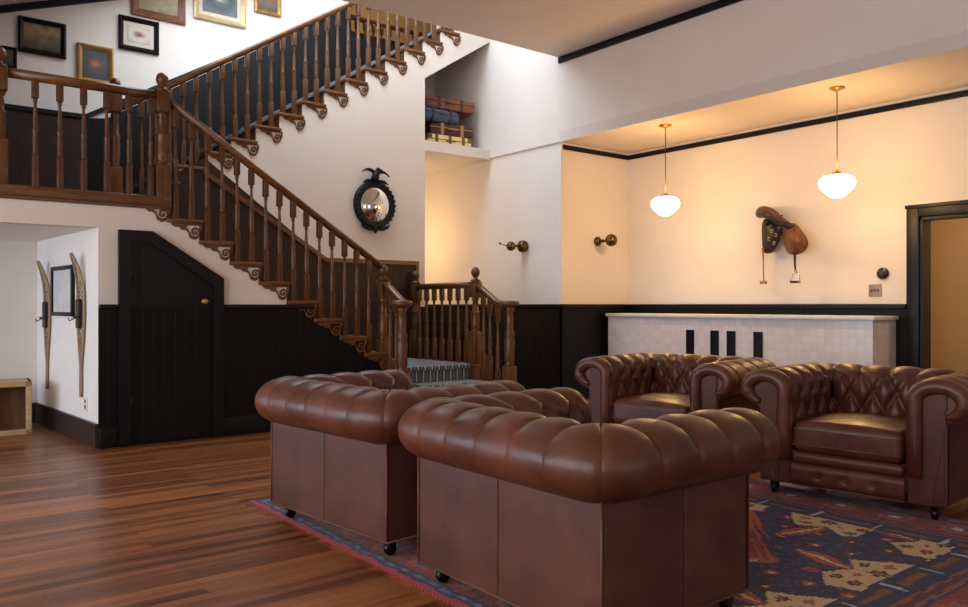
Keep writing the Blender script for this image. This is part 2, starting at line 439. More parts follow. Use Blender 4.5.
# wainscot on the middle wall above lower flight
def ztopw(x): return 1.62+.6425*max(0,4.065-x)
poly=[(1.99,1.80),(4.1,.48),(5.27,.48),(5.27,1.62),(4.065,1.62),(2.73,2.60),(1.99,2.12)]
trim(MB().prism(poly,YM-.02,YM,'y'),M['bead_brown'])
trim(MB().prism([(2.71,2.43),(4.065,1.60),(5.29,1.60),(5.29,1.645),(4.075,1.645),(2.71,2.49)],YM-.04,YM,'y').box((5.255,YM-.035,.0),(5.29,YM,1.60)),M['oak_x'])
trim(MB().box((5.29,YM-.02,0),(5.40,YM,1.1)),M['bead_x'])
# picture-wall wainscot
def zs(x): return 2.168+.6388*(x-1.93)
trim(MB().prism([(XW,2.0),(1.9,2.0),(1.9,3.11),(XW,3.11)],YP-.02,YP,'y'),M['bead_brown'])
poly=[(1.9,2.0),(2.1,2.0),(5.06,zs(5.06)-.1),(5.9,4.45),(6.38,4.57),(6.38,4.655),(5.07,4.655),(5.06,zs(5.06)+.85),(2.1,zs(2.1)+.86),(1.9,3.11)]
trim(MB().prism(poly,YP-.021,YP,'y'),M['bead_x'])
trim(MB().prism([(XW,3.10),(1.89,3.10),(5.06,zs(5.06)+.83),(5.06,zs(5.06)+.87),(1.88,3.145),(XW,3.145)],YP-.04,YP,'y'),M['black'])
# raking moulding under the sloped ceiling
trim(MB().prism([(XW,zr(XW)-.07),(4.9,zr(4.9)-.07),(4.9,zr(4.9)),(XW,zr(XW))],YP-.04,YP,'y'),M['black'])
# doorway casing (door_2) and under-stair door (door_1)
d2=struct('door_2',MB().cham((XF-.03,D1,0),(XF,D1+.11,DT+.10),.006).cham((XF-.03,D0-.11,0),(XF,D0,DT+.10),.006).cham((XF-.03,D0,DT),(XF,D1,DT+.10),.006).cham((XF-.04,D0-.12,DT+.08),(XF,D1+.12,DT+.115),.006),M['black'])
MB().box((XF-.01,D1-.025,0),(XF+.16,D1,DT)).box((XF-.01,D0,0),(XF+.16,D0+.025,DT)).box((XF-.01,D0,DT-.025),(XF+.16,D1,DT)).build('door_jamb',M['black'],d2)
def dtop(x): return 1.715 if x<1.86 else 1.715-(x-1.86)*(1.715-1.345)/(2.44-1.86)
d1=struct('door_1',MB().prism([(1.605,0),(1.605,1.715),(1.86,1.715),(2.44,1.345),(2.44,0),(2.35,0),(2.35,1.285),(1.835,1.625),(1.695,1.625),(1.695,0)],YA-.055,YA-.01,'y'),M['black'])
MB().prism([(1.695,.02),(2.35,.02),(2.35,1.10),(1.695,1.10)],YA-.034,YA-.012,'y').build('lower_door_panel',M['bead_x'],d1)
MB().prism([(1.695,1.112),(2.35,1.112),(2.35,1.285),(1.835,1.625),(1.695,1.625)],YA-.034,YA-.012,'y').prism([(1.76,1.16),(2.29,1.16),(2.29,1.27),(1.825,1.57),(1.76,1.57)],YA-.042,YA-.03,'y').build('upper_door_panel',M['black'],d1)
MB().box((1.70,YA-.042,1.098),(2.34,YA-.03,1.114)).build('door_rail',M['bead_x'],d1)
MB().lathe([(.022,0),(.022,.006),(.008,.008),(.008,.03),(.018,.036),(.021,.046),(.016,.056),(.004,.06)],(0,0,0),12,'y').build('door_knob',plain('worn_brass_knob',(190,160,110),.5,.6),d1,(2.275,YA-.04,1.15)).rotation_euler=(0,0,pi)
for z in (.34,1.36):
    MB().box((1.70,YA-.046,z-.05),(1.735,YA-.033,z+.05)).lathe([(.008,-.055),(.008,.055)],(1.70,YA-.05,z),8).build('hinge',M['iron'],d1)

# ------------------------------------------------------------------ staircases
def scroll_bracket(flip):
    """thin cut-out stair bracket in x-z plane; top-right corner at origin; curls below the tread end"""
    s=-1 if flip else 1
    mb=MB()
    def P(l): return [(s*x,z) for x,z in l]
    mb.prism(P([(0,0),(-.25,0),(-.25,-.014),(0,-.014)]),-.014,0,'y')
    mb.prism(P([(-.25,-.01),(-.225,-.03),(-.19,-.03),(-.165,-.052),(-.135,-.05),(-.115,-.07),(-.108,-.055),(-.13,-.035),(-.12,-.012)]),-.013,0,'y')
    mb.tube([(s*(-.058+r*cos(a)),-.008,-.066+r*sin(a)) for r,a in [(.05-.0022*i,-pi*.9+i*.5) for i in range(22)]],.0085,6)
    mb.tube([(s*(-.012),-.008,-.01),(s*(-.006),-.008,-.035),(s*(-.010),-.008,-.06)],[.011,.009,.006],6)
    mb.tube([(s*(-.155+r*cos(a)),-.008,-.03+r*sin(a)) for r,a in [(.022-.0016*i,-pi/2+i*.6) for i in range(11)]],.005,6)
    mb.tube([(s*(-.11),-.008,-.068),(s*(-.095),-.008,-.11),(s*(-.065),-.008,-.122),(s*(-.035),-.008,-.112)],[.006,.009,.010,.006],6)
    return mb
brL=scroll_bracket(False).mesh('scroll_bracket',M['oak_x']); brU=scroll_bracket(False).mesh('scroll_bracket',M['oak_x'])
st=thing('staircase','dark oak stair flight rising from striped carpet to the upper landing','staircase',(0,0,0))
for j in range(1,9):
    z=zl(j); x0=xn(j-1)-.035; x1=xn(j)
    MB().cham((x0,YA-.035,z-.034),(x1,YM-.02,z),.008).build('tread',M['oak_x'],st)
    MB().box((x1-.045,YA+.08,z-.168),(x1-.028,YM-.02,z-.03)).build('riser',M['oak_x'],st)
    mesh_obj('scroll_bracket',brL,st,(x1-.01,YA-.0 if j<5 else YA-.018,z-.034))
mesh_obj('scroll_bracket',brL,st,(xn(0)-.01,YA,1.93))
MB().box((xn(0)-.045,YA+.08,zl(1)),(xn(0)-.028,YM-.02,1.97)).build('riser',M['oak_x'],st)
MB().cham((xn(0)-.06,YA-.035,1.966),(xn(0),YM,2.0),.008).build('tread',M['oak_x'],st)
su=thing('staircase','second oak flight with scroll brackets climbing along the picture wall','staircase',(0,0,0))
for k in range(1,16):
    z=zu(k); x0=xu(k); x1=xu(k+1)+.035
    MB().cham((x0,YM-.035,z-.034),(x1,YP-.02,z),.008).build('tread',M['oak_x'],su)
    MB().box((x0+.028,YM+.02,z-.168),(x0+.045,YP-.02,z-.03)).build('riser',M['oak_x'],su)
    MB().cham((x0-.008,YM+.16,z-.034),(x1,YP-.2,z+.008),.006).build('carpet_strip',M['carpet_grey'],su)
    mesh_obj('scroll_bracket',brU,su,(x1+.02,YM,z-.034))
# landing platform and flared bottom steps
sb=thing('staircase','low flared oak steps below newel posts at the stair foot','staircase',(0,0,0))
def plate(x0,x1,xf0,xf1,y0,y1,z0,z1): return MB().prism([(x0,y1),(x1,y1),(xf1,y0),(xf0,y0)],z0,z1,'z')
MB().box((4.10,YA+.02,0),(5.24,YM-.02,LZ-.034)).box((4.10,YA-.0,0),(5.24,YA+.02,LZ-.03)).build('platform',M['oak_x'],sb)
MB().cham((4.03,YA-.03,LZ-.034),(5.27,YM-.02,LZ),.008).build('tread',M['oak_x'],sb)
plate(4.03,5.27,4.0,5.30,6.48,YA,0,.292).build('riser',M['oak_x'],sb); plate(4.02,5.28,3.97,5.33,6.45,YA,.292,.325).build('tread',M['oak_x'],sb)
plate(4.0,5.3,3.82,5.48,6.18,6.48,0,.13).build('riser',M['oak_x'],sb); plate(3.98,5.32,3.78,5.52,6.14,6.48,.13,.163).build('tread',M['oak_x'],sb)
# runner carpet
prof=[(YM-.1,LZ+.008),(YA-.03,LZ+.008),(YA-.036,LZ-.002),(YA-.036,LZ-.03),(YA-.006,LZ-.034),(YA-.006,.333),(6.45,.333),(6.442,.325),(6.442,.295),(6.472,.29),(6.472,.171),(6.14,.171),(6.132,.163),(6.132,.133)]
cp=MB()
rows=[[(x,y,z) for (y,z) in prof] for x in (4.3,4.7,5.08)]
cp.grid(rows,False); o=cp.build('stair_carpet',M['carpet'])
md=o.modifiers.new('Solid','SOLIDIFY'); md.thickness=.007; md.offset=0
tag(o,'blue grey striped runner carpet on the lowest stair steps','carpet')

_bal={}
def baluster_mesh(h):
    h=round(h,3)
    if h in _bal: return _bal[h]
    w=.023; t=.17*h; b=.30*h; mb=MB()
    mb.cham((-w,-w,0),(w,w,b),.004); mb.cham((-w,-w,h-t),(w,w,h),.004)
    L=h-t-b
    pr=[(.018,0),(.024,.02),(.016,.04),(.023,.07),(.02,.10),(.0225,.22),(.022,.34),(.019,.40),(.024,.43),(.024,.46),(.015,.50),(.017,.6),(.0145,.75),(.011,.9),(.012,.93),(.019,.95),(.013,.97),(.018,1)]
    mb.lathe([(r,b+L*z) for r,z in pr],(0,0,0),10)
    _bal[h]=mb.mesh('baluster',M['oak']); return _bal[h]
def rail_sweep(pts,w=.036,h=.034):
    mb=MB(); rows=[]
    pr=[(-.7,-1),(.7,-1),(.8,-.4),(1,-.1),(1,.35),(.72,.8),(.3,1),(-.3,1),(-.72,.8),(-1,.35),(-1,-.1),(-.8,-.4)]
    P=[Vector(p) for p in pts]
    for i,p in enumerate(P):
        t=(P[min(i+1,len(P)-1)]-P[max(i-1,0)]); hz=Vector((t.x,t.y,0))
        if hz.length<1e-6: hz=Vector((1,0,0))
        s=hz.normalized().cross(Vector((0,0,1)))
        rows.append([p+s*(a*w)+Vector((0,0,b*h-h)) for a,b in pr])
    mb.grid(rows,True,True)
    n=len(pr); mb.add(rows[0],[tuple(range(n))]); mb.add(rows[-1],[tuple(range(n))])
    return mb
def railing(label,rail,bals,group=None,mat='oak_x'):
    """rail: top-line points; bals: (x,y,zfoot,ztop)"""
    t=thing('stair_railing',label,'railing',tuple(rail[0][:2])+(0,))
    off=Vector((rail[0][0],rail[0][1],0))
    rail_sweep([Vector(p)-off for p in rail]).build('handrail',M[mat],t)
    for (x,y,a,b) in bals:
        mesh_obj('baluster',baluster_mesh(round((b-a)/.01)*.01),t,(x-off.x,y-off.y,a))
    return t
YR=YA+.03
railing('level oak landing railing left of the tall corner newel',[(.86,YR,2.87),(1.93,YR,2.87)],[(1.035+.166*i,YR,2.0,2.81) for i in range(6)])
def rl(x): return 2.0-.6425*(x-2.015)+.83
bl=[]
for j in range(1,9):
    for dx in (.075,.205):
        x=xn(j-1)-.03+dx
        if x<4.0: bl.append((x,YR,zl(j),rl(x)-.062))
railing('long oak railing descending with the lower flight to the stair foot',[(1.97,YR,rl(1.97)),(4.03,YR,rl(4.03))],bl)
def ru(x): return zs(x)+.845
bl=[]
YU=YM+.03
for k in range(1,16):
    for dx in (.075,.205):
        x=xu(k)+dx
        if k==1 and dx<.1: continue
        bl.append((x,YU,zu(k),ru(x)-.062))
railing('oak railing of the second flight rising to the ceiling edge',[(1.93,YU,ru(1.93)),(5.95,YU,ru(5.95))],bl)
XL=5.2
railing('short level oak railing beside the carpeted platform at the warm passage',[(XL,YR,1.37),(XL,YM-.05,1.37)],[(XL,YR+.16+.155*i,LZ,1.31) for i in range(7)])
# bottom flared side railings
railing('short sloping oak railing flaring right at the stair foot',[(XL,YR-.03,1.37),(XL,6.62,1.30),(XL,6.42,1.185),(XL,6.36,1.165),(XL+.01,6.30,1.16),(XL+.03,6.25,1.16)],
        [(XL,6.64,.325,1.25),(XL,6.53,.325,1.18),(XL+.0,6.40,.163,1.11)])
railing('short sloping oak railing flaring left at the stair foot',[(4.05,YR-.03,1.37),(4.05,6.62,1.30),(4.05,6.42,1.185),(4.045,6.36,1.165),(4.02,6.30,1.16),(3.97,6.26,1.16)],
        [(4.05,6.64,.325,1.25),(4.05,6.53,.325,1.18),(4.04,6.40,.163,1.11)])
# far upper hall guard
railing('distant oak guard railing of the upper hall behind the second flight',[(5.3,10.83,5.56),(8.0,10.83,5.56)],[(5.4+.15*i,10.83,4.69,5.5) for i in range(17)])

def newel(label,x,y,z0,z1,w=.055,cap='ball',low=.33,blk=None):
    t=thing('newel_post',label,'newel post',(x,y,z0)); H=z1-z0
    mb=MB(); w_=w
    hb=low*H
    mb.cham((-w,-w,0),(w,w,hb),.006)
    mb.cham((-w*1.12,-w*1.12,0),(w*1.12,w*1.12,.05),.006) if False else None
    if cap=='ball':
        top=H-.16; bt=top-.17
        mb.cham((-w*.95,-w*.95,bt),(w*.95,w*.95,top),.006)
        L=bt-hb
        pr=[(.042,0),(.052,.03),(.036,.06),(.05,.1),(.047,.2),(.05,.38),(.044,.5),(.05,.54),(.05,.58),(.034,.63),(.037,.75),(.03,.9),(.046,.94),(.034,.97),(.042,1)]
        mb.lathe([(r*w/.055,hb+L*q) for r,q in pr],(0,0,0),14)
        mb.build('post',M['oak'],t)
        f=MB().lathe([(.03,0),(.056,.005),(.056,.018),(.03,.03),(.022,.045),(.03,.055),(.046,.08),(.05,.105),(.044,.13),(.028,.15),(.008,.16)],(0,0,top),14)
        f.build('finial',M['oak'],t)
    else:
        L=H-.06-hb
        pr=[(.042,0),(.056,.03),(.04,.06),(.054,.1),(.05,.25),(.055,.42),(.045,.5),(.056,.55),(.036,.62),(.041,.8),(.033,.9),(.05,.95),(.038,1)]
        mb.lathe([(r*w/.055,hb+L*q) for r,q in pr],(0,0,0),14)
        mb.build('post',M['oak'],t)
        MB().lathe([(.04,0),(.085,.004),(.1,.018),(.1,.04),(.088,.055),(.03,.06)],(0,0,H-.06),20).build('volute_cap',M['oak_x'],t)
    return t
newel('oak newel post with ball top at left edge of upper landing',.80,YR,2.0,3.02)
newel('oak newel post with ball top where landing railing meets the lower flight',1.955,YR,1.9,3.03)
newel('oak newel post on the landing at the start of second flight',1.90,YU,2.0,3.27)
newel('stubby dark oak newel post ending the long lower handrail',4.055,YR,.42,1.52)
newel('oak newel post with ball finial on right corner of carpeted platform',XL,YR,LZ,1.53)
newel('oak newel post at back of platform by the middle wall',XL,YM-.1,LZ,1.53)
newel('round capped oak newel at left foot of the stairs',3.95,6.27,.163,1.165,cap='v')
newel('round capped oak newel at right foot of the stairs',5.225,6.24,.163,1.165,cap='v')

# ------------------------------------------------------------------ chesterfield armchairs
W2,BX,FX=.5,-.40,.385          # half width, back, front
A_=.085                        # plan corner radius centre inset
RC=(.036,.613); RX,RZ=.152,.118
_A0,_A1=math.radians(254),math.radians(-6)
_T=[]
def _mk():
    pts=[]
    for i in range(241):
        a=_A0+(_A1-_A0)*i/240; n=Vector((cos(a)/RX,sin(a)/RZ)).normalized()
        pts.append((RC[0]+RX*cos(a),RC[1]+RZ*sin(a),n.x,n.y,a))
    e=pts[-1]
    for i in range(1,61):
        q=i/60; pts.append((e[0]+(.198-e[0])*q,e[1]+(.30-e[1])*q,1,.02,_A1))
    L=0; last=pts[0]
    for p in pts:
        L+=sqrt((p[0]-last[0])**2+(p[1]-last[1])**2); last=p; _T.append((L,)+p)
_mk()
def profile(t):
    L=t*_T[-1][0]; lo,hi=0,len(_T)-1
    while hi-lo>1:
        m=(lo+hi)//2
        if _T[m][0]<=L: lo=m
        else: hi=m
    a,b=_T[lo],_T[hi]; k=(L-a[0])/max(1e-9,b[0]-a[0])
    v=[a[i]+(b[i]-a[i])*k for i in range(1,5)]
    return v[0],v[1],v[2],v[3],L
def ang_len(deg):
    a=math.radians(deg)
    return min(_T[:241],key=lambda q:abs(q[5]-a))[0]
L1=ang_len(38)      # button row one, on the inner top
ROW=.118
def puff(u,L,D=.03,mit=()):
    if L<L1:
        g=lambda d:1-(1-min(1,d))**2.2
        d=abs(u-round(u))*2; k=L/L1
        dn=1 if round(u) in mit else d
        h=D*(.07*k*g(dn)+.90*k**4*g(d))+.011*(1-k**4)
        du=abs(u-round(u))*.17
        if round(u) not in mit: h-= (.011*exp(-(du/.007)**2)+.004*exp(-(du/.03)**2))*min(1,.1+k*1.2)
    else:
        v=(L-L1)/ROW
        a=u+v/2; b=u-v/2
        d=min(abs(a-round(a)),abs(b-round(b)))*2
        h=D*(1-(1-min(1,d))**2.6)*1.1
        vr=round(v); uu=u-(.5 if vr%2 else 0); du=abs(uu-round(uu))*.165; dv=abs(v-vr)*ROW
        h-= .016*exp(-((du*du+dv*dv)/.018**2))
    return h-.012
def pos(side,w,o,z):
    """side 'b': w in [-1,1] across back; 'l'/'r': w in 0..1 from mitre to front"""
    m=max(A_,o)
    if side=='b':
        half=W2-A_; q=(pi/4)*A_*1.6
        tot=half+q; s=w*tot
        if abs(s)<=half:
            return (BX+o, s*(W2-m)/half, z)
        ang=min(pi/4,(abs(s)-half)/q*pi/4); r=max(0,A_-o); sg=1 if s>0 else -1
        return (BX+m-r*cos(ang), sg*(W2-m+r*sin(ang)), z)
    sg=1 if side=='l' else -1
    ln=FX-BX-A_; q=(pi/4)*A_*1.6; tot=ln+q; s=w*tot
    if s<q:
        ang=pi/4+s/q*pi/4; r=max(0,A_-o)
        return (BX+m-r*cos(ang), sg*(W2-m+r*sin(ang)), z)
    f=(s-q)/ln
    return (BX+m+(FX-(BX+m))*f, sg*(W2-o), z)
def roll_piece(side):
    NS={'b':104,'l':72,'r':72}[side]; NT_=60; rows=[]; un={'b':6,'l':4.5,'r':4.5}[side]
    for i in range(NS+1):
        f=i/NS; w=2*f-1 if side=='b' else f
        u=f*un; r=[]
        endk=1
        if side!='b': endk=min(1,(1-f)/.035)
        for k in range(NT_+1):
            o,z,no,nz,L=profile(k/NT_)
            h=puff(u,L,.03,(0,6) if side=='b' else (0,))
            if side!='b':
                e=max(0,(f-.9)/.1); h=h*(1-.75*e)
                h-= .012*(1-sqrt(max(0,1-(1-endk)**2)))
            # mitre seam groove
            if side=='b': dm=min(f,1-f)*1.05
            else: dm=f*.8
            h-= .003*exp(-(dm/.005)**2)
            r.append(pos(side,w,o+no*h,z+nz*h))
        rows.append(r)
    return MB().grid(rows)
def button_points(side):
    un={'b':6,'l':4.5,'r':4.5}[side]; out=[]
    for vr in (0,1):
        u=(1 if vr==0 else .5)
        while u<un-.2:
            if not(side!='b' and u>4.1):
                f=u/un; w=2*f-1 if side=='b' else f
                L=L1+vr*ROW
                tot=None
                # invert arc length
                lo,hi=0,1
                for _ in range(30):
                    m=(lo+hi)/2
                    if profile(m)[4]<L: lo=m
                    else: hi=m
                o,z,no,nz,_=profile(lo); h=-.022
                p=pos(side,w,o+no*h,z+nz*h)
                if vr==0 or z>.45: out.append(p)
            u+=1
    return out
def make_armchair(label):
    t=thing('armchair',label,'armchair',(0,0,0),0,'tufted brown leather armchairs on the rug')
    roll_piece('b').build('backrest',M['leather'],t)
    for s in ('l','r'): roll_piece(s).build('arm',M['leather'],t)
    bm_=MB().ball((0,0,0),.011,10,6,(1,1,.8)).mesh('button',M['leather_pipe'])
    for s in ('b','l','r'):
        for p in button_points(s): mesh_obj('button',bm_,t,p)
    # outer panels, each in two halves that meet in a seam
    zb,zt=.075,.56
    mb=MB()
    for y0,y1 in ((-W2,0),(0,W2)): mb.rbox((BX+.09,(y0+y1)/2,(zb+zt)/2),(.09,(y1-y0)/2-.0005,(zt-zb)/2),.010,3)
    mb.build('back_panel',M['leather_flat'],t)
    for sg in (-1,1):
        mb=MB()
        xm=.0
        for x0,x1 in ((BX+.002,xm),(xm,FX-.012)): mb.rbox(((x0+x1)/2,sg*(W2-.095),(zb+zt)/2),((x1-x0)/2-.0005,.095,(zt-zb)/2),.010,3)
        mb.build('side_panel',M['leather_flat'],t)
    # piping along bottom edge and upright corners
    mb=MB(); e=.003
    mb.tube([(FX-.02,-W2-e,zb+.008),(BX-e,-W2-e,zb+.008),(BX-e,W2+e,zb+.008),(FX-.02,W2+e,zb+.008)],.005,6)
    for sg in (-1,1): mb.tube([(BX-.001,sg*(W2+.001),zb),(BX-.001,sg*(W2+.001),.53)],.004,6)
    for sg in (-1,1): mb.tube([(FX-.02,sg*(W2+e),.532),(BX-e,sg*(W2+e),.532)],.004,6)
    mb.tube([(BX-e,-W2,.532),(BX-e,W2,.532)],.004,6)
    mb.build('piping',M['leather_pipe'],t)
    # scroll fronts
    def outline(g,zlow,n=32):
        rx,rz=RX-g,RZ-g; pts=[(g,zlow)]
        aa=math.radians(254)
        pts.append((max(g,.0),RC[1]+rz*sin(aa)-.001))
        for i in range(n+1):
            a=aa+(0-aa)*i/n; pts.append((RC[0]+rx*cos(a),RC[1]+rz*sin(a)))
        pts.append((RC[0]+rx,.36)); pts.append((RC[0]+rx,zlow))
        return pts
    for sg in (-1,1):
        C=lambda pl:[(sg*(W2-o),z) for o,z in pl]
        fo=MB().prism(C(outline(0,zb)),FX-.04,FX-.018,'x').build('arm_front',M['leather'],t)
        # rolled band around the arch and down the inner edge
        bp=outline(.038,.215)[2:]
        N=len(bp); MB().tube([(FX-.008,y,z) for y,z in C(bp)],[.016+.024*min(1,i/7) for i in range(N)],10).build('arch_band',M['leather'],fo)
        ol=[(max(.004,o),z) for o,z in outline(.074,zb+.004)]
        ol[1]=(.004,RC[1]-RZ-.0)
        MB().prism(C(ol),FX-.019,FX-.008,'x').build('scroll_panel',M['leather_flat'],fo)
        nb=MB()
        ol2=[(.014,zb+.01),(.014,RC[1]-RZ-.01)]
        ol3=[(RC[0]+RX-.085,.50),(RC[0]+RX-.085,zb+.01)]
        for pl in (ol2,ol3):
            (y0,z0),(y1,z1)=C(pl); d=abs(z1-z0); n_=int(d/.017)
            for k in range(n_+1): nb.ball((FX-.008,y0,z0+(z1-z0)*k/n_),.0045,6,4)
        no_=nb.build('nailhead_trim',M['bronze'],fo); no_['kind']='stuff'
    # seat
    MB().box((BX+.16,-.31,.12),(FX-.03,.31,.27)).build('seat_deck',M['leather_flat'],t)
    MB().rbox((.095,0,.355),(.305,.296,.085),.045,7,crown=.035).build('seat_cushion',M['leather'],t)
    MB().tube([(.40,-.287,.313),(.40,.287,.313)],.0055,6).tube([(.396,-.285,.40),(.396,.285,.40)],.005,6).build('cushion_piping',M['leather_pipe'],t)
    MB().rbox((FX-.02,0,.238),(.032,.302,.034),.03,5).build('seat_rail',M['leather'],t)
    rows=[]
    for i in range(49):
        f=i/48; y=-.302+.604*f; u=f*4; r=[]
        for k in range(15):
            g=k/14; z=zb+.003+.128*g; edge=1-(2*g-1)**4
            du=(u-round(u))*.15; b=0
            if 0<round(u)<4: b=exp(-(du*du+((z-.14)**2))/.02**2)*.016+exp(-(du/.012)**2)*.004*(1 if z<.14 else .6)
            r.append((FX-.016+.024*edge-b,y,z))
        rows.append(r)
    MB().grid(rows).box((FX-.05,-.302,zb+.003),(FX-.018,.302,.206)).build('front_rail',M['leather'],t)
    for u in (1,2,3): mesh_obj('button',bm_,t,(FX-.006,-.302+.151*u,.14))
    MB().tube([(FX+.004,-.3,zb+.006),(FX+.004,.3,zb+.006)],.004,6).build('piping',M['leather_pipe'],t)
    for x in (BX+.07,FX-.06):
        for sg in (-1,1):
            f=MB().lathe([(.028,.08),(.032,.072),(.024,.064),(.018,.058),(.013,.054)],(0,0,0),12)
            f.box((-.02,-.019,.03),(.02,-.0135,.062)).box((-.02,.0135,.03),(.02,.019,.062)).box((-.02,-.019,.0605),(.02,.019,.066))
            fo=f.build('foot',M['wheel'],t,(x,sg*(W2-.07),0))
            MB().lathe([(.008,-.013),(.027,-.013),(.030,-.008),(.030,.008),(.027,.013),(.008,.013)],(0,0,.030),16,'y').build('caster_wheel',M['wheel'],fo)
    return t
ch=make_armchair('nearest brown leather armchair, seen from behind')
chairs=[(2.165,2.175,0),(2.138,3.494,math.radians(5.4)),(4.645,2.262,math.radians(186.5)),(4.63,3.66,math.radians(189.5))]
labs=['nearest tufted brown leather armchair, its back and side turned to us','brown leather armchair on the left, its back next to bare floorboards',
 'brown leather armchair at right facing us with open seat cushion','farthest brown leather armchair, in front of the white tiled bar counter']
for i,((x,y,r),lb) in enumerate(zip(chairs,labs)):
    o=ch if i==0 else copy_tree(ch)
    o.location=(x,y,.011); o.rotation_euler=(0,0,r); o['label']=lb

# ------------------------------------------------------------------ rug
def rug():
    X0,X1,Y0,Y1=1.735,4.47,1.0,4.38; st=.0125
    nx=int((X1-X0)/st); ny=int((Y1-Y0)/st)
    navy=lin((44,40,72)); blue=lin((70,74,112)); red=lin((134,48,36)); dred=lin((92,30,28)); cream=lin((200,172,128)); orange=lin((162,82,48)); brown=lin((74,44,34)); green=lin((52,62,44)); pink=lin((170,60,66)); pale=lin((178,176,178))
    cx,cy=(X0+X1)/2,(Y0+Y1)/2
    rnd=random.Random(3)
    P1=[(-.23,.04),(-.10,.15),(.03,.07),(.15,.15),(.29,-.06),(-.2,-.07)]
    def inside(p,pl):
        c=False; n=len(pl)
        for i in range(n):
            a,b=pl[i],pl[i-1]
            if (a[1]>p[1])!=(b[1]>p[1]) and p[0]<(b[0]-a[0])*(p[1]-a[1])/(b[1]-a[1])+a[0]: c=not c
        return c
    def palmette(dx,dy):
        if inside((dx,dy),P1):
            for fx,fy,rr,cc in ((-.1,.08,.035,green),(.13,.07,.035,green),(.06,-.02,.05,green),(-.12,-.01,.04,dred),(.18,-.01,.03,orange),(-.02,.03,.022,orange)):
                d=sqrt(((dx-fx))**2+((dy-fy)*1.25)**2)
                if d<rr*.4: return orange
                if d<rr*(.85+.2*cos(6*math.atan2(dy-fy,dx-fx))): return cc
            return cream
        # feather above
        if .07<dy<.38:
            c=.02+(dy-.07)*.28; w=.055*sin(pi*(dy-.07)/.31)**.8
            d=abs(dx-c)
            if d<w*.25: return cream
            if d<w*.6: return red if int(dy/.025)%2 else orange
            if d<w: return orange
        return None
    def star(dx,dy,r):
        d=abs(dx)+abs(dy); m=max(abs(dx),abs(dy))
        return min(d,m*1.35)<r
    def colour(x,y):
        ex=min(x-X0,X1-x); ey=min(y-Y0,Y1-y); e=min(ex,ey)
        h=noise.noise((x*40,y*40,0)); 
        along = y if ex<ey else x
        if e<.03: return pink if ex<ey else dred
        if e<.045: return navy
        if e<.07: return blue if int(along/.05)%2 else lin((112,108,126))
        if e<.085: return navy
        if e<.30:
            v=(e-.085)/.215; a=(along/.30)%1-.5; q=v-.5
            if star(a*.3,q*.215,.035): return cream
            if star(a*.3,q*.215,.06): return blue
            if star(a*.3,q*.215,.095): return orange if abs(a)<.3 else dred
            return red if h>-.25 else dred
        if e<.315: return navy
        if e<.335: return lin((134,78,50))
        if e<.37: return brown if int(along/.04)%2 else dred
        if e<.385: return lin((134,78,50))
        if e<.41: return navy
        if e<.52:
            a=(along/.32)%1
            if abs(a-.5)<.35 and abs(e-.465)<.03: return brown if abs(e-.465)>.018 else lin((122,74,50))
            if a<.03 or a>.97: return pale
            return navy
        # field
        for (bx,by,fl) in ((x-cx,y-(Y0+.60),1),(x-cx,(Y1-.60)-y,1)):
            if -.1<by<.4:
                k=((bx-.147+.32)%.64)-.32
                c=palmette(k,by)
                if c: return c
        for by in (x-(X0+.60),(X1-.60)-x):
            if -.1<by<.4 and ey>.9:
                k=(((y-cy)+.32)%.64)-.32
                c=palmette(k,by)
                if c: return c
        dx,dy=abs(x-cx)/.95,abs(y-cy)/.80
        m=dx+dy+.06*(int((abs(x-cx)+abs(y-cy))/.06)%2)
        if m<1:
            if m<.25: return cream if h>-.1 else navy
            if m<.34: return orange
            g=(x/.21)%1-.5; k=(y/.19)%1-.5
            if m<.92:
                if star(g*.21,k*.19,.028): return pale
                if star(g*.21,k*.19,.05): return navy if int(x/.21)%2 else blue
                if star(g*.21,k*.19,.075) and int(y/.19+x/.21)%2: return orange
                return red if h>-.2 else dred
            return orange
        g=(x/.17)%1-.5; k=((y+.085*(int(x/.17)%2))/.17)%1-.5
        q=(int(x/.17)*3+int(y/.17)*5)%5
        if star(g*.17,k*.17,.013): return (cream,pale,orange,cream,red)[q]
        if star(g*.17,k*.17,.032): return (red,orange,blue,dred,pink)[q]
        if star(g*.17,k*.17,.046) and q%2: return dred
        if abs(abs(g)-.5)<.045 and int(y/.03)%3==0: return dred
        return navy if h>-.3 else blue
    vs=[];fs=[]
    for j in range(ny+1):
        for i in range(nx+1):
            vs.append((X0+(X1-X0)*i/nx,Y0+(Y1-Y0)*j/ny,.010+.0012*noise.noise((i*.9,j*.9,3))))
    cols=[]
    for j in range(ny):
        for i in range(nx):
            a=j*(nx+1)+i; fs.append((a,a+1,a+nx+2,a+nx+1))
            x=X0+(X1-X0)*(i+.5)/nx; y=Y0+(Y1-Y0)*(j+.5)/ny
            wx=.012*noise.noise((x*9,y*9,1)); wy=.012*noise.noise((x*9,y*9,7))
            c=colour(min(X1-.001,max(X0+.001,x+wx)),min(Y1-.001,max(Y0+.001,y+wy))); k=1+.18*noise.noise((x*60,y*60,9))+.12*noise.noise((x*4,y*60,5))
            cols.append(tuple(v*k for v in c[:3])+(1,))
    n=len(vs)
    ring=[j*(nx+1) for j in range(ny+1)]
    me=bpy.data.meshes.new('rug')
    # side skirt
    border=[i for i in range(nx+1)]+[j*(nx+1)+nx for j in range(1,ny+1)]+[ny*(nx+1)+i for i in range(nx-1,-1,-1)]+[j*(nx+1) for j in range(ny-1,0,-1)]
    low=[]
    for b in border: low.append(len(vs)); vs.append((vs[b][0],vs[b][1],.0005))
    for q in range(len(border)):
        r=(q+1)%len(border); fs.append((border[q],low[q],low[r],border[r])); cols.append(pink if q%2 else dred)
    me.from_pydata(vs,[],fs)
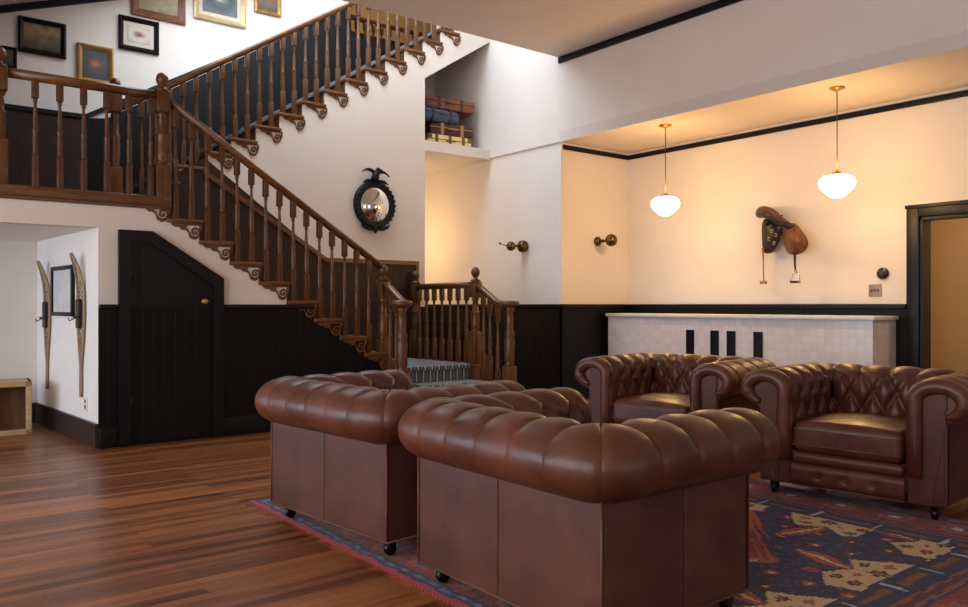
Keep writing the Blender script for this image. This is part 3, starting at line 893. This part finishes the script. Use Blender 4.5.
    ca=me.color_attributes.new('knots','FLOAT_COLOR','CORNER')
    data=[]
    for p,c in zip(me.polygons,cols): data+=list(c)*len(p.vertices)
    ca.data.foreach_set('color',data)
    t=NT('knotted_wool').set(.95,0,.08); at=t.node('ShaderNodeAttribute',attribute_name='knots'); t.base(at.outputs['Color'])
    t.bump(t.noise(t.coords(),260,2),.5,.004)
    t.b.inputs['Sheen Weight'].default_value=.15
    me.materials.append(t.m)
    o=bpy.data.objects.new('rug',me); COL.objects.link(o)
    tag(o,'red and navy patterned oriental rug under the leather armchairs','rug')
rug()

# ------------------------------------------------------------------ bar counter
cn=thing('bar_counter','long white tiled counter with four black slots against the far wall','counter',(7.13,3.457,0))
MB().box((0,0,0),(.44,3.2,.982)).build('tiled_body',M['tile'],cn)
MB().cham((-.03,-.03,.982),(.44,3.22,1.02),.008).build('counter_top',plain('white_stone_top',(226,222,216),.3,var=.03),cn)
for y in (5.444,5.128,4.925,4.609):
    MB().box((-.006,y-3.457-.05,.48),(.002,y-3.457+.05,.85)).box((-.012,y-3.457-.05,.48),(-.006,y-3.457-.04,.85)).box((-.012,y-3.457+.04,.48),(-.006,y-3.457+.05,.85)).build('slot',M['iron'],cn)

# ------------------------------------------------------------------ pendants
def pendant(label,x,y,zc):
    t=thing('pendant_lamp',label,'pendant lamp',(x,y,3.02))
    z=zc-3.02
    MB().lathe([(.066,0),(.066,-.012),(.05,-.02),(.02,-.028),(.008,-.04)],(0,0,0),20).build('canopy',M['brass'],t)
    MB().lathe([(.0045,-.03),(.0045,z+.12)],(0,0,0),8).build('stem',M['bronze'],t)
    MB().lathe([(.010,z+.13),(.022,z+.12),(.045,z+.105),(.05,z+.085),(.045,z+.08)],(0,0,0),20).build('shade_holder',M['brass'],t)
    MB().lathe([(.045,z+.09),(.07,z+.088),(.112,z+.078),(.138,z+.056),(.147,z+.03),(.146,z+.005),(.132,z-.028),(.106,z-.055),(.088,z-.07),(.072,z-.088),(.04,z-.104),(.004,z-.108)],(0,0,0),28).build('lamp_shade',M['opal'],t)
pendant('lit opal glass pendant lamp nearer the corner, left of the saddle',6.69,5.43,2.17)
pendant('lit opal glass pendant lamp nearer the doorway, above right of saddle',6.72,3.57,2.165)

# ------------------------------------------------------------------ pictures
def picture(label,px,py,w,h,depth,fw,fmat,art,mat_w=0,Y=YP,name='framed_picture',tilt=0):
    t=thing(name,label,'picture',(px,Y,py)); t.rotation_euler=(0,tilt,0)
    mb=MB()
    o=[(-w/2,-h/2),(w/2,-h/2),(w/2,h/2),(-w/2,h/2)]; i=[(-w/2+fw,-h/2+fw),(w/2-fw,-h/2+fw),(w/2-fw,h/2-fw),(-w/2+fw,h/2-fw)]
    m=[(a+(c-a)*.35,b+(d-b)*.35) for (a,b),(c,d) in zip(o,i)]
    rows=[[(a,0,b) for a,b in o],[(a,-depth*.8,b) for a,b in o],[(a,-depth,b) for a,b in m],[(a,-depth*.45,b) for a,b in i],[(a,-.006,b) for a,b in i]]
    mb.grid(rows,False,True); mb.build('frame',fmat,t)
    if mat_w:
        MB().box((-w/2+fw*.8,-.010,-h/2+fw*.8),(w/2-fw*.8,-.004,h/2-fw*.8)).build('mat_board',M['mat_board'],t)
    MB().box((-w/2+fw*.9+mat_w,-.014 if mat_w else -.012,-h/2+fw*.9+mat_w),(w/2-fw*.9-mat_w,-.006,h/2-fw*.9-mat_w)).build('painting',art,t)
    return t
def yp_px(px,py):
    dx=px-484; xc=491-.787*-dx if False else 491+.787*dx; yc=626.5-.617*dx
    return YP*xc/yc, EYE+(305-py)*YP/yc
# positions on the picture wall (x, z) worked out from perspective
pics=[(42,38,48,35,'dark framed dusky landscape painting, leftmost in the upper row',M['black'],.05,[(.3,(46,38,26)),(.45,(96,76,48)),(.6,(150,124,84)),(.75,(92,80,56))],0),
 (95,65,36,38,'gold framed reddish brown portrait hanging just above the landing rail',M['gold'],.05,[(.3,(150,112,92)),(.38,(138,78,58)),(.46,(98,62,54)),(.54,(66,60,64)),(.75,(46,42,46))],0),
 (138.5,35.5,40,33,'black framed print of cattle with a pale mat',M['black'],.05,[(.3,(88,60,46)),(.4,(160,106,74)),(.47,(186,166,140)),(.6,(206,198,182)),(.8,(178,168,150))],.05),
 (158,1,54,38,'wide brown framed landscape cut off by the top of the view',wood('walnut_frame',(96,60,36),(136,90,56),.4,(4,4,4)),.08,[(.3,(120,100,70)),(.5,(168,148,110)),(.7,(196,180,146))],0),
 (219.5,1,52,45,'large pale gilt framed picture with dark scene above second flight',M['palegold'],.06,[(.30,(170,172,162)),(.38,(92,104,92)),(.52,(60,68,72)),(.75,(90,96,100))],.05),
 (267.5,1,26,28,'small gold framed dark picture, rightmost beside the ceiling edge',M['gold'],.045,[(.3,(56,36,28)),(.5,(110,78,50)),(.7,(70,48,38))],0)]
for (cx,cy,w,h,lb,fm,fw,st_,mw) in pics:
    x0,_=yp_px(cx-w/2,cy); x1,_=yp_px(cx+w/2,cy); x,z=yp_px(cx,cy)
    _,za=yp_px(cx,cy-h/2); _,zb=yp_px(cx,cy+h/2)
    picture(lb,(x0+x1)/2,z,x1-x0,za-zb,.04,fw,fm,painting('painting_art',st_,5.5,cx in (95,138.5,219.5)),mw)
x0,z0=yp_px(9,58)
picture('dark frame partly hidden behind the left landing newel',x0,z0,.14,.22,.03,.03,M['black'],painting('painting_art',[(.3,(40,34,30)),(.6,(80,70,56))],7))

# nook wall items; wall line x = 1.464 - .0668*(y-6.75)
def nx_(y): return 1.464-(y-6.83)*(.129/1.79)
ang=math.atan2(.129,1.79)
def nook_point(px):
    """intersect pixel column with nook wall -> y"""
    dx=px-484; xc=491+.787*dx; yc=626.5-.617*dx; k=.129/1.79
    # x=yc... y*xc/yc = 1.464-(y-6.83)k
    y=(1.464+6.83*k)/(xc/yc+k); return y,(y/yc)
y,s=nook_point(64.5); ya,_=nook_point(54); yb,_=nook_point(75)
t=thing('framed_print','dark framed print hung between the two snowshoes','picture',(nx_(y),y,EYE+(305-291)*s)); t.rotation_euler=(0,0,-pi/2+ang)
w=abs(ya-yb); h=50*s
mb=MB(); fw=.035
for a,b in (((-w/2,-h/2),(w/2,-h/2+fw)),((-w/2,h/2-fw),(w/2,h/2)),((-w/2,-h/2),(-w/2+fw,h/2)),((w/2-fw,-h/2),(w/2,h/2))): mb.cham((a[0],-.03,a[1]),(b[0],-.001,b[1]),.004)
mb.build('frame',M['black'],t)
MB().box((-w/2+.02,-.014,-h/2+.02),(w/2-.02,-.003,h/2-.02)).build('print',M['paper'],t)

def snowshoe(label,px,ytop,ybot,side):
    y,s=nook_point(px); z1=EYE+(305-ytop)*s; z0=EYE+(305-ybot)*s; H=z1-z0
    t=thing('snowshoe',label,'snowshoe',(nx_(y),y,z0)); t.rotation_euler=(0,0,-pi/2+ang)
    hw=.085
    def wid(q):     # q from tail 0 to toe 1
        if q<.2: return .012
        if q<.62: return .012+hw*sin((q-.2)/.42*pi/2)**1.1
        return .01+hw*cos((q-.62)/.38*pi/2)**.7
    def dep(q): return -.014-.075*max(0,(q-.7)/.3)**2
    L=[(-wid(q),dep(q),H*q) for q in [i/40 for i in range(41)]]
    R=[(wid(q),dep(q),H*q) for q in [i/40 for i in range(40,-1,-1)]]
    MB().tube(L+R,.011,8,closed=True).build('frame',M['ash'],t)
    for q in (.42,.78): MB().tube([(-wid(q),dep(q),H*q),(wid(q),dep(q),H*q)],.012,8).build('crossbar',M['ash'],t)
    lc=MB()
    for i in range(22):
        q=.26+.034*i
        for sg in (-1,1):
            q2=min(.985,q+.09)
            lc.tube([(-sg*wid(q)*.97,dep(q),H*q),(sg*wid(q2)*.97,dep(q2),H*q2)],.0035,5)
        lc.tube([(-wid(q)*.97,dep(q),H*q),(wid(q)*.97,dep(q),H*q)],.003,5)
    lc.build('lacing',M['ash'],t)
    bd=MB(); q=.58
    bd.rbox((0,dep(q)-.018,H*q),(.035,.018,.12),.014,4)
    bd.tube([(-.045,dep(q)-.02,H*.55),(-.025,dep(q)-.055,H*.56),(.025,dep(q)-.055,H*.56),(.045,dep(q)-.02,H*.55)],.008,6)
    bd.tube([(-.02,dep(q)-.04,H*.55),(-.03,dep(q)-.08,H*.53),(-.02,dep(q)-.09,H*.55)],.006,6)
    bd.build('binding',plain('dark_strap',(46,34,28),.6),t)
snowshoe('old wooden snowshoe hung right of the framed print',83,254,396,1)
snowshoe('old wooden snowshoe hung left of the framed print above crate',49,262,388,1)
y,s=nook_point(86.5)
t=thing('wall_outlet','small white wall outlet low beside the right snowshoe tail','outlet',(nx_(y),y,EYE-(404-305)*s)); t.rotation_euler=(0,0,-pi/2+ang)
MB().rbox((0,-.004,0),(.038,.004,.06),.003,3).build('cover_plate',M['white_plastic'],t)
for z in (-.022,.022): MB().box((-.014,-.011,z-.014),(.014,-.007,z+.014)).build('socket',plain('dark_socket',(70,66,64),.5),t)

# crate on the floor in the nook
cr=thing('wooden_crate','pale open wooden crate on the floor in the nook','crate',(.83,8.08,0),math.radians(-4))
mb=MB(); cw,cd,chh=.36,.36,.46
MB().box((-cw,-cd/2,0),(cw,cd/2,.02)).box((-cw,-cd/2,chh-.02),(cw,cd/2,chh)).box((-cw,-cd/2,0),(-cw+.02,cd/2,chh)).box((cw-.02,-cd/2,0),(cw,cd/2,chh)).build('box_panel',M['crate'],cr)
MB().box((-cw+.02,cd/2-.02,.02),(cw-.02,cd/2,chh-.02)).build('back_board',M['crate_dark'],cr)
MB().cham((-cw,-cd/2-.015,0),(cw,-cd/2,.045),.003).cham((-cw,-cd/2-.015,chh-.045),(cw,-cd/2,chh),.003).cham((cw-.045,-cd/2-.015,0),(cw,-cd/2,chh),.003).cham((-cw,-cd/2-.015,0),(-cw+.045,-cd/2,chh),.003).build('front_frame',M['crate'],cr)
MB().box((.0,-cd/2+.03,.02),(.025,cd/2-.02,chh-.02)).build('divider',M['crate_dark'],cr)

# ------------------------------------------------------------------ convex eagle mirror
mx,mz=4.688,2.28
t=thing('convex_mirror','round convex mirror in black frame topped by an eagle','mirror',(mx,YM,mz)); t.scale=(.93,1,.95)
rows=[]
for i in range(13):
    r=.215*i/12; rows.append([(r*cos(2*pi*k/40),-.035-.05*(1-(i/12)**2),r*sin(2*pi*k/40)) for k in range(40)])
MB().grid(rows,True,True).build('mirror_glass',M['mirror'],t)
fr=MB(); prf=[(.205,-.03),(.207,-.045),(.222,-.052),(.232,-.04),(.24,-.05),(.262,-.058),(.282,-.045),(.29,-.02),(.29,0),(.2,0)]
fr.grid([[(r*cos(2*pi*k/48),d,r*sin(2*pi*k/48)) for k in range(48)] for r,d in prf],True,True)
fr.build('frame',M['iron'],t)
bead=MB().ball((0,0,0),.017,8,6).mesh('bead',M['iron'])
for k in range(28):
    a=2*pi*k/28; mesh_obj('bead',bead,t,(.272*cos(a),-.052,.272*sin(a)))
eg=MB()
eg.tube([(-.01,-.04,.28),(-.01,-.05,.33),(0,-.05,.36),(.015,-.055,.40),(.03,-.06,.43)],[.05,.05,.042,.034,.022],10)
eg.ball((.02,-.065,.425),.026,10,8); eg.tube([(.04,-.07,.425),(.065,-.08,.42),(.07,-.08,.408)],[.012,.008,.003],6)
for sg in (-1,1):
    rows=[]
    for i in range(9):
        f=i/8; x=sg*(.02+.17*f); z=.385+.05*sin(f*pi*.8)-(.03*f if sg>0 else -.0); wd=.06*(1-f*.75)
        rows.append([(x,-.05-.015*cos(a),z-.03*f+wd*.5*sin(a)*1.0) for a in [2*pi*k/8 for k in range(8)]])
    eg.grid(rows,True,True)
eg.build('eagle_crest',M['iron'],t)
MB().tube([(0,-.03,-.28),(0,-.045,-.32),(0,-.04,-.35)],[.035,.028,.008],8).build('leaf_ornament',M['iron'],t)
for sg in (-1,1):
    MB().tube([(sg*.02,-.03,-.29),(sg*.1,-.045,-.295),(sg*.17,-.045,-.27),(sg*.2,-.04,-.235)],[.02,.024,.02,.008],8).build('leaf_ornament',M['iron'],t)
    MB().tube([(sg*.05,-.03,.29),(sg*.12,-.045,.285),(sg*.18,-.045,.255)],[.02,.02,.006],8).build('leaf_ornament',M['iron'],t)

# ------------------------------------------------------------------ brass wall fixtures
def dist_lathe(pr,axis): return MB().lathe(pr,(0,0,0),18,axis)
t=thing('wall_sconce','brass ball wall fixture on the pale wall beside the passage','sconce',(XB+.025,7.39,1.84))
MB().lathe([(.04,0),(.07,-.006),(.075,-.03),(.07,-.07),(.045,-.095),(.02,-.10)],(0,0,0),18,'x').build('wall_cup',M['bronze'],t)
MB().tube([(-.09,0,0),(-.16,.02,0)],.014,8).build('arm',M['bronze'],t)
MB().ball((-.20,.03,-.005),.058,16,10).build('ball',M['bronze'],t)
MB().tube([(-.25,.05,.0),(-.32,.075,.02)],.006,6).ball((-.33,.08,.025),.016,8,6).build('finial',M['bronze'],t)
t=thing('wall_sconce','brass ball wall fixture on the warm lit wall near corner','sconce',(7.03,YA,1.89))
MB().lathe([(.05,0),(.058,-.01),(.055,-.03),(.03,-.05),(.015,-.055)],(0,0,0),18,'y').build('wall_cup',M['bronze'],t)
MB().tube([(0,-.05,0),(0,-.14,0)],.014,8).ball((0,-.1,0),.022,10,6).build('arm',M['bronze'],t)
MB().ball((0,-.235,0),.074,18,12).build('ball',M['bronze'],t)

# thermostat and switch
def on_right(px,py):
    dx=px-484; xc=491+.787*dx; yc=626.5-.617*dx; k=XF/xc; return yc*k, EYE+(305-py)*k
y,z=on_right(883.5,273.5)
t=thing('thermostat','small round black dial on wall above the switch plate','thermostat',(XF,y,z))
MB().lathe([(.045,0),(.055,-.004),(.055,-.02),(.048,-.028),(.01,-.03)],(0,0,0),22,'x').build('dial_body',plain('black_plastic',(24,22,24),.3),t)
MB().lathe([(.03,-.029),(.03,-.034),(.004,-.035)],(0,0,0),18,'x').build('dial_face',plain('dial_grey',(70,70,76),.2,.3),t)
y,z=on_right(875.5,290.5)
t=thing('switch_plate','square metal switch plate just below the round black dial','switch',(XF,y,z))
MB().rbox((-.004,0,0),(.004,.06,.058),.003,3).build('plate',M['grey_plate'],t)
for q in (-.03,0,.03): MB().box((-.02,q-.005,-.012),(-.008,q+.005,.012)).build('toggle',M['bronze'],t)

# smoke detector in the passage ceiling
tag(MB().lathe([(.05,3.0),(.055,2.985),(.045,2.965),(.01,2.96)],(5.62,8.5,0),18).build('smoke_detector',M['white_plastic']),'small white detector on passage ceiling under the luggage niche','detector')

# ------------------------------------------------------------------ luggage in the niche
def case(name,label,x,y,z,w,d,h,rz,mat,trimmat,straps=2,rad=.02,tilt=0,corners=False,catg='suitcase'):
    t=thing(name,label,catg,(x,y,z),rz); t.rotation_euler=(0,tilt,rz)
    MB().rbox((0,0,h/2),(w/2,d/2,h/2),rad,4).build('case_body',mat,t)
    MB().rbox((0,0,h*.62),(w/2+.003,d/2+.003,.006),.003,2).build('lid_seam',trimmat,t)
    for i in range(straps):
        sx=(-1+2*(i+.5)/straps)*w/2*.9
        MB().rbox((sx,0,h/2),(.022,d/2+.005,h/2+.004),.006,2).build('strap',trimmat,t)
    MB().tube([(-.06,-d/2-.004,h*.5),(-.055,-d/2-.03,h*.5),(.055,-d/2-.03,h*.5),(.06,-d/2-.004,h*.5)],.008,6).build('handle',trimmat,t)
    if corners:
        mb=MB()
        for sx in (-1,1):
            for cz in (0,1): mb.rbox((sx*(w/2-.03),-d/2+.03,h*(.16 if cz==0 else .84)),(.036,.036,h*.18),.012,3)
        mb.build('corner_cap',trimmat,t)
    return t
tan=leather('tan_leather',(150,100,60),(186,136,90),.5); dbr=leather('dark_brown_leather',(58,34,28),(84,50,40),.5); beige=plain('cream_canvas',(226,198,150),.7,var=.15)
redb=leather('red_brown_leather',(104,58,44),(144,90,66),.5); nav=plain('navy_canvas',(66,78,108),.7,var=.15)
case('suitcase','cream suitcase with brown straps at bottom of the niche stack',5.93,8.45,3.12,.66,.42,.155,math.radians(-4),beige,leather('mid_brown_strap',(92,62,36),(126,88,52),.5),3,.02,0,True)
case('suitcase','dark brown suitcase with tan straps, second from bottom in niche',5.97,8.45,3.28,.64,.42,.145,math.radians(-6),dbr,tan,2,.02)
case('duffel_bag','navy blue rounded bag squeezed in the middle of niche stack',5.77,8.43,3.43,.62,.42,.17,math.radians(3),nav,plain('navy_trim',(36,40,56),.6),2,.07,0,False,'bag')
case('suitcase','reddish brown leather suitcase on top of the niche stack',5.97,8.47,3.61,.70,.42,.145,math.radians(-10),redb,dbr,2,.018,math.radians(2))

# ------------------------------------------------------------------ saddle on the wall
def on_w(px,py,off=.1):
    dx=px-484; xc=491+.787*dx; yc=626.5-.617*dx; k=(XF-off)/xc; return (XF-off,yc*k,EYE+(305-py)*k)
t=thing('saddle','brown leather riding saddle hung on the wall above the counter','saddle',(XF,4.62,1.75))
O=Vector((XF,4.62,1.75))
def W(px,py,off): return Vector(on_w(px,py,off))-O
sl=leather('saddle_leather',(84,50,28),(138,88,52),.4); sd=leather('saddle_dark',(34,22,17),(56,36,28),.45)
def path_tube(pts,rad,n=12):
    # catmull-rom resample
    P=[Vector(p) for p in pts]; out=[]; rr=[]
    for i in range(len(P)-1):
        p0=P[max(0,i-1)];p1=P[i];p2=P[i+1];p3=P[min(len(P)-1,i+2)]
        for k in range(6):
            u=k/6; out.append(.5*((2*p1)+(p2-p0)*u+(2*p0-5*p1+4*p2-p3)*u*u+(3*p1-p0-3*p2+p3)*u**3)); rr.append(rad[i]+(rad[i+1]-rad[i])*u)
    out.append(P[-1]); rr.append(rad[-1]); return out,rr
p,r=path_tube([W(760,214,.08),W(763,212,.16),W(771,214,.24),W(779,220,.25),W(787,225,.24),W(794,228,.2)],[.045,.064,.058,.046,.038,.022])
MB().tube(p,r,14).build('seat',sd,t)
p,r=path_tube([W(760,210.5,.25),W(766,209.5,.29),W(772,212,.30),W(778,217,.31),W(786,222,.28)],[.03,.034,.02,.026,.014])
MB().tube(p,r,10).build('seat_roll',leather('saddle_mid',(70,42,26),(104,66,42),.4),t)
def flap(poly_px,off,thick,bul,mat,name):
    n=len(poly_px); c=(sum(a for a,b in poly_px)/n,sum(b for a,b in poly_px)/n)
    # smooth outline
    out=[]
    for i in range(n):
        p0,p1,p2,p3=[Vector(poly_px[(i+q)%n]) for q in (-1,0,1,2)]
        for k in range(5):
            u=k/5; out.append(.5*((2*p1)+(p2-p0)*u+(2*p0-5*p1+4*p2-p3)*u*u+(3*p1-p0-3*p2+p3)*u**3))
    rows=[]
    for i,f in enumerate((1,.97,.9,.7,.45,.2,.02)):
        b=[0,thick*.6,thick,thick+bul*.45,thick+bul*.8,thick+bul*.97,thick+bul][i]
        rows.append([W(c[0]+(q[0]-c[0])*f,c[1]+(q[1]-c[1])*f,off+b) for q in out])
    back=[[W(c[0]+(q[0]-c[0])*f,c[1]+(q[1]-c[1])*f,off-.003) for q in out] for f in (.02,.9,1)]
    MB().grid(back+rows,True,True).build(name,mat,t)
flap([(783,231),(788,224),(796,224),(804,233),(808.5,242),(806,250),(798,254.5),(789,253.5),(784,245)],.16,.02,.13,sl,'flap')
MB().tube([W(794,224,.245),W(795,238,.275),W(795,252,.2)],.006,6).build('flap_seam',sd,t)
flap([(763,221),(772,218),(781,224),(784,232),(779,243),(773,252),(764,252),(762,236)],.10,.02,.05,sd,'under_flap')
bk=MB()
for (x,y) in ((772,231),(776,235),(769,239),(779,229),(774,243),(781,236)): bk.tube([W(x-1.2,y-1.2,.185),W(x+1.2,y-1.2,.185),W(x+1.2,y+1.2,.185),W(x-1.2,y+1.2,.185)],.005,6,closed=True)
bk.build('buckle',M['chrome'],t)
MB().tube([W(763,248,.12),W(763.5,262,.1),W(764,283,.09)],[.016,.008,.008],6).box(tuple(W(765.5,284,.11)),tuple(W(761.5,281,.08))).build('girth_strap',leather('strap_tan',(150,110,72),(176,136,92),.5),t)
MB().tube([W(795,252,.2),W(795,262,.19),W(795.5,271,.18)],[.014,.012,.01],6).build('stirrup_leather',sd,t)
MB().tube([W(795.5,270,.18),W(792.5,275,.18),W(790.5,281.5,.18),W(800.5,281.5,.18),W(798.5,275,.18)],.011,8,closed=True).build('stirrup',M['chrome'],t)
MB().box(tuple(W(790,283,.23)),tuple(W(801,281,.14))).build('stirrup_tread',M['iron'],t)
MB().tube([Vector((0,.05,.25)),Vector((-.1,.05,.25)),Vector((-.26,.02,.2))],.02,8).box((-.02,-.0,.16),(0,.10,.31)).build('wall_rack',M['iron'],t)

# ------------------------------------------------------------------ light
def area(name,loc,rot,sx,sy,power,col):
    l=bpy.data.lights.new(name,'AREA'); l.shape='RECTANGLE'; l.size=sx; l.size_y=sy; l.energy=power; l.color=col
    o=bpy.data.objects.new(name,l); COL.objects.link(o); o.location=loc; o.rotation_euler=rot; return o
def point(name,loc,power,col,r=.08):
    l=bpy.data.lights.new(name,'POINT'); l.energy=power; l.color=col; l.shadow_soft_size=r
    o=bpy.data.objects.new(name,l); COL.objects.link(o); o.location=loc; return o
DAY=(.97,.965,1.0); WARM=(1,.66,.34)
PW,PS=95,10
for (a,b,c,d) in west[:3]: area('window_daylight',(XW-.16,(a+b)/2,(c+d)/2),(0,-pi/2,0),d-c,b-a,PW,DAY)
a,b,c,d=west[3]; area('window_daylight',(XW-.16,(a+b)/2,(c+d)/2),(0,-pi/2,0),d-c,b-a,115,(.52,.72,1.0))
for (a,b,c,d) in south: area('window_daylight',((a+b)/2,YS-.16,(c+d)/2),(pi/2,0,0),b-a,d-c,PS,DAY)
sl_=math.atan(.36)
area('skylight_daylight',((sk[0]+sk[1])/2,(sk[2]+sk[3])/2,zr((sk[0]+sk[1])/2)+.1),(0,-sl_,0),sk[1]-sk[0],sk[3]-sk[2],160,(.76,.87,1.0))
point('passage_lamp',(5.62,9.4,1.95),19,(1,.72,.42))
point('hall_lamp',(8.2,2.2,2.2),24,(1,.74,.46),.1)
point('upper_hall_lamp',(6.6,10.3,6.0),14,(1,.74,.44),.1)
w=bpy.data.worlds.new('World'); sc.world=w; w.use_nodes=True
w.node_tree.nodes['Background'].inputs[0].default_value=(.75,.85,1,1); w.node_tree.nodes['Background'].inputs[1].default_value=.5

GR={'picture':'framed pictures on the stair and nook walls','newel post':'oak newel posts of the staircase','railing':'oak stair railings','pendant lamp':'opal glass pendant lamps','sconce':'brass ball wall fixtures','snowshoe':'snowshoes on the nook wall','suitcase':'old luggage stacked in the niche','staircase':'oak stair flights'}
for o in list(COL.objects):
    if o.parent is None and o.get('category') in GR: o['group']=GR[o['category']]
# ------------------------------------------------------------------ camera
cam=bpy.data.cameras.new('camera'); co=bpy.data.objects.new('camera',cam); COL.objects.link(co); sc.camera=co
cam.sensor_width=36; cam.lens=36*796/968; cam.shift_y=1.5/968; cam.clip_start=.05
co.location=(0,0,EYE); co.rotation_euler=(pi/2,0,-math.radians(38.1))
sc.view_settings.view_transform='Standard'; sc.view_settings.look='None'; sc.view_settings.gamma=1; sc.view_settings.exposure=0
try: sc.view_settings.use_curve_mapping=False
except Exception: pass
